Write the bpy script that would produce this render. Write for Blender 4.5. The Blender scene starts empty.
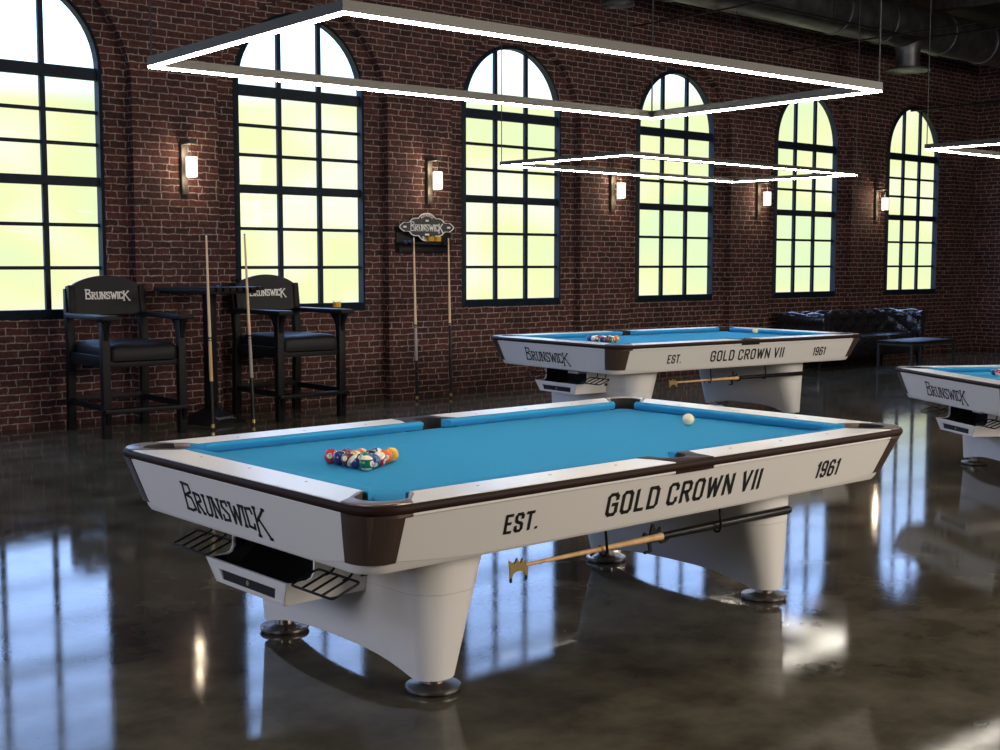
import bpy, bmesh, math, random
from mathutils import Vector, Matrix
PI = math.pi
random.seed(4)
SC = bpy.context.scene
COL = SC.collection

# ------------------------------------------------------------------ camera
cd = bpy.data.cameras.new('camera'); cam = bpy.data.objects.new('camera', cd); COL.objects.link(cam)
CAM = Vector((-3.81667, -4.1131, 1.55396)); PITCH, YAW = 0.08632, 0.84963
fw = Vector((math.cos(PITCH)*math.cos(YAW), math.cos(PITCH)*math.sin(YAW), -math.sin(PITCH)))
rt = Vector((math.sin(YAW), -math.cos(YAW), 0)); up = rt.cross(fw)
M = Matrix((rt, up, -fw)).transposed().to_4x4(); M.translation = CAM
cam.matrix_world = M
cd.sensor_width = 36; cd.lens = 1277.38/1000*36; cd.clip_end = 200
SC.camera = cam
# ------------------------------------------------------------------ view
vs = SC.view_settings
SC.display_settings.display_device = 'sRGB'
vs.view_transform = 'Standard'; vs.look = 'None'; vs.gamma = 1; vs.exposure = 0; vs.use_curve_mapping = False
SC.cycles.use_denoising = True
SC.cycles.max_bounces = 8; SC.cycles.transparent_max_bounces = 12
SC.cycles.sample_clamp_indirect = 6
# ------------------------------------------------------------------ sky: hazy pale green foliage low down, bright blue-white sky above it
W = bpy.data.worlds.new('sky'); SC.world = W; W.use_nodes = True
nt = W.node_tree; nt.nodes.clear()
N = nt.nodes.new; LK = nt.links.new
out = N('ShaderNodeOutputWorld'); bg = N('ShaderNodeBackground'); LK(bg.outputs[0], out.inputs[0])
tc = N('ShaderNodeTexCoord'); sep = N('ShaderNodeSeparateXYZ'); LK(tc.outputs['Generated'], sep.inputs[0])
noi = N('ShaderNodeTexNoise'); noi.inputs['Scale'].default_value = 9; noi.inputs['Detail'].default_value = 1.0
mp = N('ShaderNodeMapping'); mp.inputs['Scale'].default_value = (1, 1, 1.6); LK(tc.outputs['Generated'], mp.inputs[0]); LK(mp.outputs[0], noi.inputs['Vector'])
blot = N('ShaderNodeValToRGB'); LK(noi.outputs[0], blot.inputs[0])
e = blot.color_ramp.elements
e[0].position = .34; e[0].color = (.86, 1.02, .62, 1); e[1].position = .66; e[1].color = (1.05, 1.12, .88, 1)
q = blot.color_ramp.elements.new(.5); q.color = (1.0, 1.03, .56, 1)
rmp = N('ShaderNodeValToRGB'); LK(sep.outputs[2], rmp.inputs[0])
e = rmp.color_ramp.elements
e[0].position = 0.118; e[0].color = (0, 0, 0, 1); e[1].position = .225; e[1].color = (1, 1, 1, 1)
mx = N('ShaderNodeMix'); mx.data_type = 'RGBA'
LK(rmp.outputs[0], mx.inputs[0]); LK(blot.outputs[0], mx.inputs[6]); mx.inputs[7].default_value = (2.5, 3.8, 7.0, 1)
LK(mx.outputs[2], bg.inputs[0]); bg.inputs[1].default_value = 1.0
# ------------------------------------------------------------------ added fill lights, all unseen, with no fixtures in the room
def area(name, loc, target, size, sizey, power, color):
    l = bpy.data.lights.new(name, 'AREA'); l.shape = 'RECTANGLE'; l.size = size; l.size_y = sizey; l.energy = power; l.color = color
    o = bpy.data.objects.new(name, l); COL.objects.link(o); o.location = loc
    o.rotation_euler = (Vector(target)-Vector(loc)).to_track_quat('-Z', 'Y').to_euler()
    return o
area('table_fill_light', (2.6, -7.2, 2.6), (0.6, 0, .5), 2.6, 1.6, 350, (1, .90, .77))  # added warm light to brighten the front table's long side
area('table_fill_light', (-7.4, -1.6, 2.6), (0, .4, .6), 2.4, 1.6, 118, (.90, .90, 1.0))  # added cool light from the left for the front table's short side
area('wall_fill_light', (2.0, 1.5, 5.3), (4.5, 7.8, 1.0), 2.5, 1.0, 42, (1, .92, .84))  # added light lifting the back wall and chairs; no lamp hangs here
area('left_blue_fill', (-8.6, 5.6, 2.6), (6, 7.4, 2.4), 3.0, 2.4, 150, (.55, .70, 1))  # added blue light for the recess reveals; the left wall has no window
area('table_fill_light', (10.5, -6.5, 3.2), (6.2, 4.0, .5), 2.6, 1.6, 330, (1, .92, .82))  # added general fill for the two further tables

# ------------------------------------------------------------------ materials
def mat(name, color, rough=.5, metal=0, emit=None, estr=0, spec=.5, trans=0, coat=0, ior=None):
    m = bpy.data.materials.new(name); m.use_nodes = True
    b = m.node_tree.nodes['Principled BSDF']
    b.inputs['Base Color'].default_value = (*color, 1); b.inputs['Roughness'].default_value = rough; b.inputs['Metallic'].default_value = metal
    b.inputs['Specular IOR Level'].default_value = spec; b.inputs['Transmission Weight'].default_value = trans; b.inputs['Coat Weight'].default_value = coat
    if ior: b.inputs['IOR'].default_value = ior
    if emit: b.inputs['Emission Color'].default_value = (*emit, 1); b.inputs['Emission Strength'].default_value = estr
    return m
def noisy(m, c1, c2, scale, detail=4, bump=0, rough=None, stretch=(1, 1, 1), coord='Object', dist=.01, pos=(.35, .65)):
    nt = m.node_tree; b = nt.nodes['Principled BSDF']
    tc = nt.nodes.new('ShaderNodeTexCoord'); mp = nt.nodes.new('ShaderNodeMapping'); mp.inputs['Scale'].default_value = stretch
    nt.links.new(tc.outputs[coord], mp.inputs[0])
    n = nt.nodes.new('ShaderNodeTexNoise'); n.inputs['Scale'].default_value = scale; n.inputs['Detail'].default_value = detail
    nt.links.new(mp.outputs[0], n.inputs['Vector'])
    r = nt.nodes.new('ShaderNodeValToRGB'); nt.links.new(n.outputs[0], r.inputs[0])
    r.color_ramp.elements[0].position = pos[0]; r.color_ramp.elements[0].color = (*c1, 1)
    r.color_ramp.elements[1].position = pos[1]; r.color_ramp.elements[1].color = (*c2, 1)
    nt.links.new(r.outputs[0], b.inputs['Base Color'])
    if rough:
        mr = nt.nodes.new('ShaderNodeMapRange'); nt.links.new(n.outputs[0], mr.inputs[0])
        mr.inputs[3].default_value = rough[0]; mr.inputs[4].default_value = rough[1]; nt.links.new(mr.outputs[0], b.inputs['Roughness'])
    if bump:
        bp = nt.nodes.new('ShaderNodeBump'); bp.inputs['Strength'].default_value = bump; bp.inputs['Distance'].default_value = dist
        nt.links.new(n.outputs[0], bp.inputs['Height']); nt.links.new(bp.outputs[0], b.inputs['Normal'])
    return m

def brick_mat():
    m = mat('red_brick', (.1, .04, .03), .82, spec=.3); nt = m.node_tree; b = nt.nodes['Principled BSDF']
    nn = nt.nodes.new; L = nt.links.new
    g = nn('ShaderNodeNewGeometry'); sp = nn('ShaderNodeSeparateXYZ'); L(g.outputs['Position'], sp.inputs[0])
    sn = nn('ShaderNodeSeparateXYZ'); L(g.outputs['True Normal'], sn.inputs[0])
    ab = nn('ShaderNodeMath'); ab.operation = 'ABSOLUTE'; L(sn.outputs[0], ab.inputs[0])
    gt = nn('ShaderNodeMath'); gt.operation = 'GREATER_THAN'; L(ab.outputs[0], gt.inputs[0]); gt.inputs[1].default_value = .6
    mu = nn('ShaderNodeMix'); mu.data_type = 'FLOAT'; L(gt.outputs[0], mu.inputs[0]); L(sp.outputs[0], mu.inputs[2]); L(sp.outputs[1], mu.inputs[3])
    cb = nn('ShaderNodeCombineXYZ'); L(mu.outputs[0], cb.inputs[0]); L(sp.outputs[2], cb.inputs[1])
    wob = nn('ShaderNodeTexNoise'); wob.inputs['Scale'].default_value = 9; wob.inputs['Detail'].default_value = 4; wob.inputs['Roughness'].default_value = .7; L(cb.outputs[0], wob.inputs['Vector'])
    wm = nn('ShaderNodeVectorMath'); wm.operation = 'MULTIPLY_ADD'; L(wob.outputs['Color'], wm.inputs[0]); wm.inputs[1].default_value = (.05, .036, 0); L(cb.outputs[0], wm.inputs[2])
    br = nn('ShaderNodeTexBrick'); L(wm.outputs[0], br.inputs['Vector'])
    br.inputs['Scale'].default_value = 1; br.inputs['Brick Width'].default_value = .205; br.inputs['Row Height'].default_value = .0695
    br.inputs['Mortar Size'].default_value = .0075; br.inputs['Mortar Smooth'].default_value = .55; br.inputs['Bias'].default_value = -.1
    br.inputs['Color1'].default_value = (.090, .029, .025, 1); br.inputs['Color2'].default_value = (.037, .015, .015, 1); br.inputs['Mortar'].default_value = (.31, .25, .225, 1)
    br.offset = .46; br.squash = .75; br.squash_frequency = 3
    n2 = nn('ShaderNodeTexNoise'); n2.inputs['Scale'].default_value = 26; n2.inputs['Detail'].default_value = 5; L(cb.outputs[0], n2.inputs['Vector'])
    n3 = nn('ShaderNodeTexNoise'); n3.inputs['Scale'].default_value = 2.2; n3.inputs['Detail'].default_value = 3; L(cb.outputs[0], n3.inputs['Vector'])
    r2 = nn('ShaderNodeMapRange'); L(n2.outputs[0], r2.inputs[0]); r2.inputs[1].default_value = .3; r2.inputs[2].default_value = .7; r2.inputs[3].default_value = .5; r2.inputs[4].default_value = 1.4
    r3 = nn('ShaderNodeMapRange'); L(n3.outputs[0], r3.inputs[0]); r3.inputs[1].default_value = .3; r3.inputs[2].default_value = .7; r3.inputs[3].default_value = .65; r3.inputs[4].default_value = 1.2
    mm = nn('ShaderNodeMath'); mm.operation = 'MULTIPLY'; L(r2.outputs[0], mm.inputs[0]); L(r3.outputs[0], mm.inputs[1])
    vm = nn('ShaderNodeVectorMath'); vm.operation = 'SCALE'; L(br.outputs['Color'], vm.inputs[0]); L(mm.outputs[0], vm.inputs['Scale'])
    L(vm.outputs[0], b.inputs['Base Color'])
    inv = nn('ShaderNodeMath'); inv.operation = 'MULTIPLY_ADD'; L(br.outputs['Fac'], inv.inputs[0]); inv.inputs[1].default_value = -1; L(n2.outputs[0], inv.inputs[2])
    bp = nn('ShaderNodeBump'); bp.inputs['Strength'].default_value = .9; bp.inputs['Distance'].default_value = .012; L(inv.outputs[0], bp.inputs['Height']); L(bp.outputs[0], b.inputs['Normal'])
    return m
def floor_mat():
    m = mat('polished_concrete', (.03, .028, .022), .2, spec=.09); nt = m.node_tree; b = nt.nodes['Principled BSDF']
    nn = nt.nodes.new; L = nt.links.new
    g = nn('ShaderNodeNewGeometry')
    n1 = nn('ShaderNodeTexNoise'); n1.inputs['Scale'].default_value = 2.4; n1.inputs['Detail'].default_value = 9; n1.inputs['Roughness'].default_value = .6; L(g.outputs['Position'], n1.inputs['Vector'])
    r = nn('ShaderNodeValToRGB'); L(n1.outputs[0], r.inputs[0])
    r.color_ramp.elements[0].position = .32; r.color_ramp.elements[0].color = (.034, .029, .020, 1)
    r.color_ramp.elements[1].position = .68; r.color_ramp.elements[1].color = (.118, .104, .074, 1)
    L(r.outputs[0], b.inputs['Base Color'])
    n2 = nn('ShaderNodeTexNoise'); n2.inputs['Scale'].default_value = 5; n2.inputs['Detail'].default_value = 8; L(g.outputs['Position'], n2.inputs['Vector'])
    mr = nn('ShaderNodeMapRange'); L(n2.outputs[0], mr.inputs[0]); mr.inputs[1].default_value = .3; mr.inputs[2].default_value = .7; mr.inputs[3].default_value = .03; mr.inputs[4].default_value = .085
    L(mr.outputs[0], b.inputs['Roughness'])
    n3 = nn('ShaderNodeTexNoise'); n3.inputs['Scale'].default_value = 95; n3.inputs['Detail'].default_value = 5; L(g.outputs['Position'], n3.inputs['Vector'])
    v = nn('ShaderNodeTexVoronoi'); v.inputs['Scale'].default_value = 22; L(g.outputs['Position'], v.inputs['Vector'])
    vr = nn('ShaderNodeMapRange'); L(v.outputs['Distance'], vr.inputs[0]); vr.inputs[1].default_value = .05; vr.inputs[2].default_value = .13; vr.inputs[3].default_value = -.8; vr.inputs[4].default_value = 0
    ad = nn('ShaderNodeMath'); ad.operation = 'ADD'; L(n3.outputs[0], ad.inputs[0]); L(vr.outputs[0], ad.inputs[1])
    bp = nn('ShaderNodeBump'); bp.inputs['Strength'].default_value = .05; bp.inputs['Distance'].default_value = .002; L(ad.outputs[0], bp.inputs['Height']); L(bp.outputs[0], b.inputs['Normal'])
    return m
def glass_mat():
    m = bpy.data.materials.new('window_glass'); m.use_nodes = True; nt = m.node_tree; nt.nodes.clear()
    o = nt.nodes.new('ShaderNodeOutputMaterial'); mx = nt.nodes.new('ShaderNodeMixShader'); t = nt.nodes.new('ShaderNodeBsdfTransparent'); g = nt.nodes.new('ShaderNodeBsdfGlossy'); f = nt.nodes.new('ShaderNodeLayerWeight')
    g.inputs['Roughness'].default_value = .02; f.inputs[0].default_value = .5; t.inputs[0].default_value = (.97, .99, .98, 1)
    pw = nt.nodes.new('ShaderNodeMath'); pw.operation = 'POWER'; pw.inputs[1].default_value = 5; nt.links.new(f.outputs['Facing'], pw.inputs[0])
    ml = nt.nodes.new('ShaderNodeMath'); ml.operation = 'MULTIPLY_ADD'; ml.inputs[1].default_value = .5; ml.inputs[2].default_value = .012; nt.links.new(pw.outputs[0], ml.inputs[0])
    nt.links.new(ml.outputs[0], mx.inputs[0]); nt.links.new(t.outputs[0], mx.inputs[1]); nt.links.new(g.outputs[0], mx.inputs[2]); nt.links.new(mx.outputs[0], o.inputs[0])
    return m
def ball_mat(name, color, stripe):
    m = mat(name, color, .08, spec=.6, coat=.5); nt = m.node_tree; b = nt.nodes['Principled BSDF']; nn = nt.nodes.new; L = nt.links.new
    tc = nn('ShaderNodeTexCoord'); nm = nn('ShaderNodeVectorMath'); nm.operation = 'NORMALIZE'; L(tc.outputs['Object'], nm.inputs[0])
    s = nn('ShaderNodeSeparateXYZ'); L(nm.outputs[0], s.inputs[0])
    ax = nn('ShaderNodeMath'); ax.operation = 'ABSOLUTE'; L(s.outputs[0], ax.inputs[0])
    cg = nn('ShaderNodeMath'); cg.operation = 'GREATER_THAN'; L(ax.outputs[0], cg.inputs[0]); cg.inputs[1].default_value = .925
    iv = (.80, .72, .52, 1); mx = nn('ShaderNodeMix'); mx.data_type = 'RGBA'; L(cg.outputs[0], mx.inputs[0]); mx.inputs[6].default_value = (*color, 1); mx.inputs[7].default_value = iv
    res = mx
    if stripe:
        az = nn('ShaderNodeMath'); az.operation = 'ABSOLUTE'; L(s.outputs[2], az.inputs[0])
        zg = nn('ShaderNodeMath'); zg.operation = 'GREATER_THAN'; L(az.outputs[0], zg.inputs[0]); zg.inputs[1].default_value = .56
        m2 = nn('ShaderNodeMix'); m2.data_type = 'RGBA'; L(zg.outputs[0], m2.inputs[0]); L(mx.outputs[2], m2.inputs[6]); m2.inputs[7].default_value = iv; res = m2
    L(res.outputs[2], b.inputs['Base Color'])
    return m

BRICK = brick_mat(); FLOOR = floor_mat(); GLASS = glass_mat()
WHITE = mat('white_lacquer', (.78, .75, .72), .38)
WHITE_TOP = mat('white_rail_laminate', (.80, .77, .75), .30)
BROWN = mat('dark_brown_trim', (.026, .0115, .0085), .55, spec=.14)
BRONZE = mat('bronze_brown_casting', (.17, .12, .10), .36, metal=.7)
CLOTH = noisy(mat('blue_billiard_cloth', (.04, .3, .56), .95, spec=.1), (.036, .29, .54), (.042, .315, .575), 180, 2, bump=.1, dist=.001)
BLACK = mat('black_leather_liner', (.006, .006, .006), .7)
BLACKP = mat('black_plastic', (.008, .008, .009), .4)
INK = mat('black_print', (.010, .010, .012), .6)
NICKEL = mat('brushed_nickel', (.42, .38, .33), .3, metal=1)
DNICKEL = mat('dark_nickel', (.26, .235, .215), .38, metal=1)
PEARL = mat('grey_inlay', (.30, .28, .27), .4)
FRAME = noisy(mat('black_window_steel', (.006, .012, .022), .6, spec=.2), (.005, .010, .018), (.009, .017, .03), 12)
BLKWOOD = noisy(mat('black_stained_wood', (.010, .009, .010), .5, spec=.18), (.006, .0055, .006), (.011, .010, .0105), 8, stretch=(1, 1, 8), bump=.05)
BLKLEATHER = noisy(mat('black_upholstery', (.011, .010, .011), .5, spec=.22), (.007, .006, .007), (.010, .009, .010), 220, 2, bump=.15, dist=.002)
SOFALEATHER = noisy(mat('sofa_leather', (.012, .012, .014), .25, spec=.7), (.010, .010, .012), (.018, .017, .019), 60, 3, bump=.15, rough=(.22, .34), dist=.003)
WPRINT = mat('white_print', (.88, .85, .83), .6)
MAPLE = noisy(mat('maple_shaft', (.55, .36, .20), .35), (.74, .50, .30), (.84, .60, .38), 20, 3, stretch=(1, 1, .05))
OAK = noisy(mat('honey_maple_butt', (.45, .24, .10), .35), (.62, .36, .15), (.74, .48, .24), 24, 3, stretch=(1, 1, .05))
LINEN = mat('pale_linen_wrap', (.38, .33, .30), .8)
DKWRAP = mat('dark_butt_lacquer', (.009, .007, .007), .35, spec=.3)
BRASS = mat('brass', (.50, .36, .14), .33, metal=.9)
IVORY = mat('ivory_ferrule', (.7, .66, .58), .4)
STEELF = mat('gunmetal_lamp_frame', (.060, .056, .050), .45, metal=.4)
LED = mat('led_diffuser', (.9, .9, .9), .5, emit=(1.0, .93, .80), estr=74)
SHADE = mat('opal_lamp_shade', (.9, .88, .8), .5, emit=(1.0, .86, .66), estr=1.35)
BRONZEBAR = mat('sconce_bronze', (.06, .054, .046), .55, metal=.2, spec=.3)
CHALK = mat('blue_chalk', (.03, .12, .34), .9)
TUMBLER = GLASS.copy(); TUMBLER.name = 'clear_tumbler'
WHISKEY = mat('amber_whiskey', (.95, .48, .05), .15, trans=.25, ior=1.33)
DUCTM = noisy(mat('galvanised_duct', (.22, .22, .23), .42, metal=.85), (.09, .09, .095), (.16, .16, .17), 5, 4, rough=(.35, .5))
PLANK = noisy(mat('dark_ceiling_plank', (.035, .026, .022), .7), (.02, .015, .013), (.05, .038, .03), 3, 4, stretch=(.4, 6, 1))
CABLE = mat('black_cable', (.012, .012, .013), .5)
IRON = mat('black_iron', (.008, .008, .008), .55, spec=.25)
SIGNM = mat('charcoal_sign_face', (.030, .028, .027), .5)
ZINC = mat('grey_steel_legs', (.05, .055, .06), .4, metal=.6)

# ------------------------------------------------------------------ mesh helpers
class MB:
    def __init__(s): s.v = []; s.f = []; s.sm = []
    def add(s, vs, fs, smooth=False):
        o = len(s.v); s.v += [tuple(a) for a in vs]
        for f in fs: s.f.append([o+i for i in f]); s.sm.append(smooth)
        return s
    def box(s, x0, x1, y0, y1, z0, z1, mt=None):
        vs = [(x, y, z) for z in (z0, z1) for y in (y0, y1) for x in (x0, x1)]
        if mt is not None: vs = [mt @ Vector(a) for a in vs]
        return s.add(vs, [(0, 2, 3, 1), (4, 5, 7, 6), (0, 1, 5, 4), (2, 6, 7, 3), (0, 4, 6, 2), (1, 3, 7, 5)])
    def rings(s, rings, cap=True, closed=True, smooth=True):
        n = len(rings[0]); vs = [p for r in rings for p in r]; fs = []
        for i in range(len(rings)-1):
            for j in range(n if closed else n-1):
                a, b = i*n+j, i*n+(j+1) % n
                fs.append((a, b, b+n, a+n))
        s.add(vs, fs, smooth)
        if cap:
            o = len(s.v)-len(vs)
            s.f.append([o+j for j in range(n)][::-1]); s.sm.append(False)
            s.f.append([o+(len(rings)-1)*n+j for j in range(n)]); s.sm.append(False)
        return s
    def prism(s, poly, z0, z1, mt=None, smooth=False):
        r = [[Vector((x, y, z)) for x, y in poly] for z in (z0, z1)]
        if mt is not None: r = [[mt @ p for p in q] for q in r]
        return s.rings(r, smooth=smooth)
    def lathe(s, prof, n=24, mt=None, cap=True):
        r = []
        for rad, z in prof:
            ring = [Vector((rad*math.cos(2*PI*k/n), rad*math.sin(2*PI*k/n), z)) for k in range(n)]
            r.append([mt @ p for p in ring] if mt is not None else ring)
        return s.rings(r, cap)
    def tube(s, pts, rad, n=10, closed=False):
        pts = [Vector(p) for p in pts]; rings = []; m = len(pts)
        rads = rad if isinstance(rad, (list, tuple)) else [rad]*m
        ref = None
        for i, p in enumerate(pts):
            if closed: t = (pts[(i+1) % m]-pts[i-1])
            else: t = pts[min(i+1, m-1)]-pts[max(i-1, 0)]
            t.normalize()
            if ref is None: ref = Vector((0, 0, 1)) if abs(t.z) < .9 else Vector((1, 0, 0))
            a = t.cross(ref).normalized(); b = a.cross(t).normalized(); ref = b
            rings.append([p+a*rads[i]*math.cos(2*PI*k/n)+b*rads[i]*math.sin(2*PI*k/n) for k in range(n)])
        if closed: rings.append(rings[0]); return s.rings(rings, False)
        return s.rings(rings)
    def quad(s, a, b, c, d): return s.add([a, b, c, d], [(0, 1, 2, 3)])
    def build(s, name, m, parent=None, bevel=0, seg=2, sub=0, angle=35, weld=False):
        me = bpy.data.meshes.new(name); me.from_pydata(s.v, [], s.f); me.validate()
        bm = bmesh.new(); bm.from_mesh(me)
        if weld: bmesh.ops.remove_doubles(bm, verts=bm.verts, dist=1e-5)
        bmesh.ops.recalc_face_normals(bm, faces=bm.faces)
        if bevel:
            ed = [e for e in bm.edges if len(e.link_faces) == 2 and e.calc_face_angle(0) > math.radians(angle)]
            bmesh.ops.bevel(bm, geom=ed, offset=bevel, segments=seg, profile=.5, affect='EDGES', clamp_overlap=True)
            for f in bm.faces: f.smooth = True
        bm.to_mesh(me); bm.free()
        if not bevel:
            for p, k in zip(me.polygons, s.sm): p.use_smooth = k
        if any(p.use_smooth for p in me.polygons):
            try: me.set_sharp_from_angle(angle=math.radians(34))
            except Exception: pass
        me.materials.append(m)
        o = bpy.data.objects.new(name, me); COL.objects.link(o)
        if parent is not None: o.parent = parent
        return o
def tag(o, label=None, cat=None, group=None, kind=None):
    if label: o['label'] = label
    if cat: o['category'] = cat
    if group: o['group'] = group
    if kind: o['kind'] = kind
    return o
def empty(name, loc=(0, 0, 0), rz=0, label=None, cat=None, group=None, kind=None):
    o = bpy.data.objects.new(name, None); COL.objects.link(o); o.location = loc; o.rotation_euler = (0, 0, rz); o.empty_display_size = .1
    return tag(o, label, cat, group, kind)
def clone(o, loc=None, rz=None, label=None, scale=None, parent=None, group=None):
    c = o.copy(); COL.objects.link(c)
    if parent is not None: c.parent = parent
    if loc is not None: c.location = loc
    if rz is not None: c.rotation_euler = (0, 0, rz)
    if scale: c.scale = (scale,)*3
    if label: c['label'] = label
    if group: c['group'] = group
    for ch in list(o.children): clone(ch, parent=c)
    return c
def rrect(hx, hy, r, z, n=8, cx=0, cy=0):
    pts = []
    for sx, sy, a0 in ((1, 1, 0), (-1, 1, 90), (-1, -1, 180), (1, -1, 270)):
        for k in range(n+1):
            a = math.radians(a0+90*k/n)
            pts.append(Vector((cx+sx*(hx-r)+r*math.cos(a), cy+sy*(hy-r)+r*math.sin(a), z)))
    return pts

# ------------------------------------------------------------------ lettering: pen strokes turned into thin raised letters
G = {
 'A': (.56, [[(0, 0), (.22, 1), (.34, 1), (.56, 0)], [(.1, .3), (.46, .3)]]),
 'B': (.54, [[(0, 0), (0, 1), (.40, 1), (.52, .88), (.52, .66), (.42, .54), (0, .54)], [(.42, .54), (.54, .42), (.54, .12), (.42, 0), (0, 0)]]),
 'C': (.52, [[(.52, .74), (.52, .88), (.40, 1), (.12, 1), (0, .88), (0, .12), (.12, 0), (.40, 0), (.52, .12), (.52, .26)]]),
 'D': (.54, [[(0, 0), (0, 1), (.40, 1), (.54, .86), (.54, .14), (.40, 0), (0, 0)]]),
 'E': (.46, [[(.46, 1), (0, 1), (0, 0), (.46, 0)], [(0, .52), (.36, .52)]]),
 'G': (.54, [[(.54, .76), (.54, .88), (.42, 1), (.12, 1), (0, .88), (0, .12), (.12, 0), (.42, 0), (.54, .12), (.54, .5), (.30, .5)]]),
 'H': (.54, [[(0, 0), (0, 1)], [(.54, 0), (.54, 1)], [(0, .5), (.54, .5)]]),
 'I': (.0, [[(0, 0), (0, 1)]]),
 'K': (.54, [[(0, 0), (0, 1)], [(.54, 1), (.04, .46)], [(.18, .6), (.56, 0)]]),
 'L': (.44, [[(0, 1), (0, 0), (.44, 0)]]),
 'N': (.56, [[(0, 0), (0, 1), (.56, 0), (.56, 1)]]),
 'O': (.54, [[(.12, 0), (.42, 0), (.54, .12), (.54, .88), (.42, 1), (.12, 1), (0, .88), (0, .12), (.12, 0)]]),
 'R': (.54, [[(0, 0), (0, 1), (.42, 1), (.54, .88), (.54, .62), (.42, .5), (0, .5)], [(.26, .5), (.56, 0)]]),
 'S': (.52, [[(.52, .76), (.52, .88), (.40, 1), (.12, 1), (0, .88), (0, .64), (.12, .54), (.40, .46), (.52, .36), (.52, .12), (.40, 0), (.12, 0), (0, .12), (0, .26)]]),
 'T': (.52, [[(0, 1), (.52, 1)], [(.26, 1), (.26, 0)]]),
 'U': (.54, [[(0, 1), (0, .12), (.12, 0), (.42, 0), (.54, .12), (.54, 1)]]),
 'V': (.56, [[(0, 1), (.28, 0), (.56, 1)]]),
 'W': (.86, [[(0, 1), (.20, 0), (.43, .9), (.66, 0), (.86, 1)]]),
 '.': (.0, [[(0, 0), (0, .02)]]),
 '0': (.5, [[(.12, 0), (.38, 0), (.5, .12), (.5, .88), (.38, 1), (.12, 1), (0, .88), (0, .12), (.12, 0)]]),
 '1': (.14, [[(-.02, .82), (.14, 1), (.14, 0)]]),
 '2': (.5, [[(0, .8), (.1, 1), (.4, 1), (.5, .85), (.5, .65), (0, 0), (.5, 0)]]),
 '3': (.5, [[(0, 1), (.5, 1), (.22, .58), (.4, .58), (.5, .45), (.5, .12), (.38, 0), (0, 0)]]),
 '4': (.5, [[(.38, 0), (.38, 1), (0, .3), (.52, .3)]]),
 '5': (.5, [[(.5, 1), (0, 1), (0, .55), (.38, .55), (.5, .42), (.5, .12), (.38, 0), (0, 0)]]),
 '6': (.52, [[(.50, .84), (.40, 1), (.12, 1), (0, .88), (0, .12), (.12, 0), (.40, 0), (.52, .12), (.52, .44), (.40, .56), (0, .56)]]),
 '7': (.5, [[(0, 1), (.5, 1), (.15, 0)]]),
 '8': (.5, [[(.1, .53), (0, .64), (0, .88), (.12, 1), (.38, 1), (.5, .88), (.5, .64), (.4, .53), (.1, .53), (0, .42), (0, .12), (.12, 0), (.38, 0), (.5, .12), (.5, .42), (.4, .53)]]),
 '9': (.52, [[(.02, .16), (.12, 0), (.40, 0), (.52, .12), (.52, .88), (.40, 1), (.12, 1), (0, .88), (0, .56), (.12, .44), (.52, .44)]]),
}
# the tall flared display letters of the maker's name: narrow strokes with little serifs
BR = {
 'B': (.50, [[(0, 0), (.04, 1.0), (.40, .96), (.44, .70), (.10, .56)], [(.10, .56), (.40, .48), (.54, .08), (.30, .0), (-.03, .03)]]),
 'R': (.46, [[(.04, 0), (0, 1), (.36, .94), (.40, .66), (.06, .50)], [(.12, .5), (.46, 0)]]),
 'U': (.44, [[(0, 1), (.04, .14), (.12, 0), (.34, 0), (.42, .12), (.44, 1)]]),
 'N': (.46, [[(.04, 0), (0, 1), (.44, .02), (.44, 1)]]),
 'S': (.42, [[(.40, .80), (.36, 1), (.04, .96), (.02, .68), (.42, .34), (.40, .04), (.02, .0), (0, .24)]]),
 'W': (.72, [[(0, 1), (.18, 0), (.34, .86), (.52, 0), (.72, 1)]]),
 'I': (.0, [[(0, 0), (0, 1)]]),
 'C': (.42, [[(.42, .78), (.36, 1), (.02, .96), (.04, .06), (.40, 0), (.42, .22)]]),
 'K': (.56, [[(0, 0), (.02, 1)], [(.50, 1), (.04, .52)], [(.16, .62), (.60, 0)]]),
}
def strokes(mb, lines, t, f, dp):
    for ln in lines:
        for a, b in zip(ln[:-1], ln[1:]):
            a = Vector(a); b = Vector(b); d = b-a
            if d.length < 1e-6: continue
            d.normalize(); nrm = Vector((-d.y, d.x))*t/2; ex = d*t*.38
            c = [a-ex-nrm, b+ex-nrm, b+ex+nrm, a-ex+nrm]
            top = [f(p.x, p.y, dp) for p in c]; bot = [f(p.x, p.y, 0) for p in c]
            mb.add(bot+top, [(4, 5, 6, 7), (0, 1, 5, 4), (1, 2, 6, 5), (2, 3, 7, 6), (3, 0, 4, 7)])
def text_lines(s, h, t, gap=.22, slant=0, space=.45, nw=1):
    x = 0; res = []
    for ch in s:
        if ch == ' ': x += space*h; continue
        w, ls = G[ch]
        for ln in ls: res.append([(x+px*h*nw+slant*py*h, py*h) for px, py in ln])
        x += (w*nw+gap)*h
    return res, x-gap*h
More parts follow.
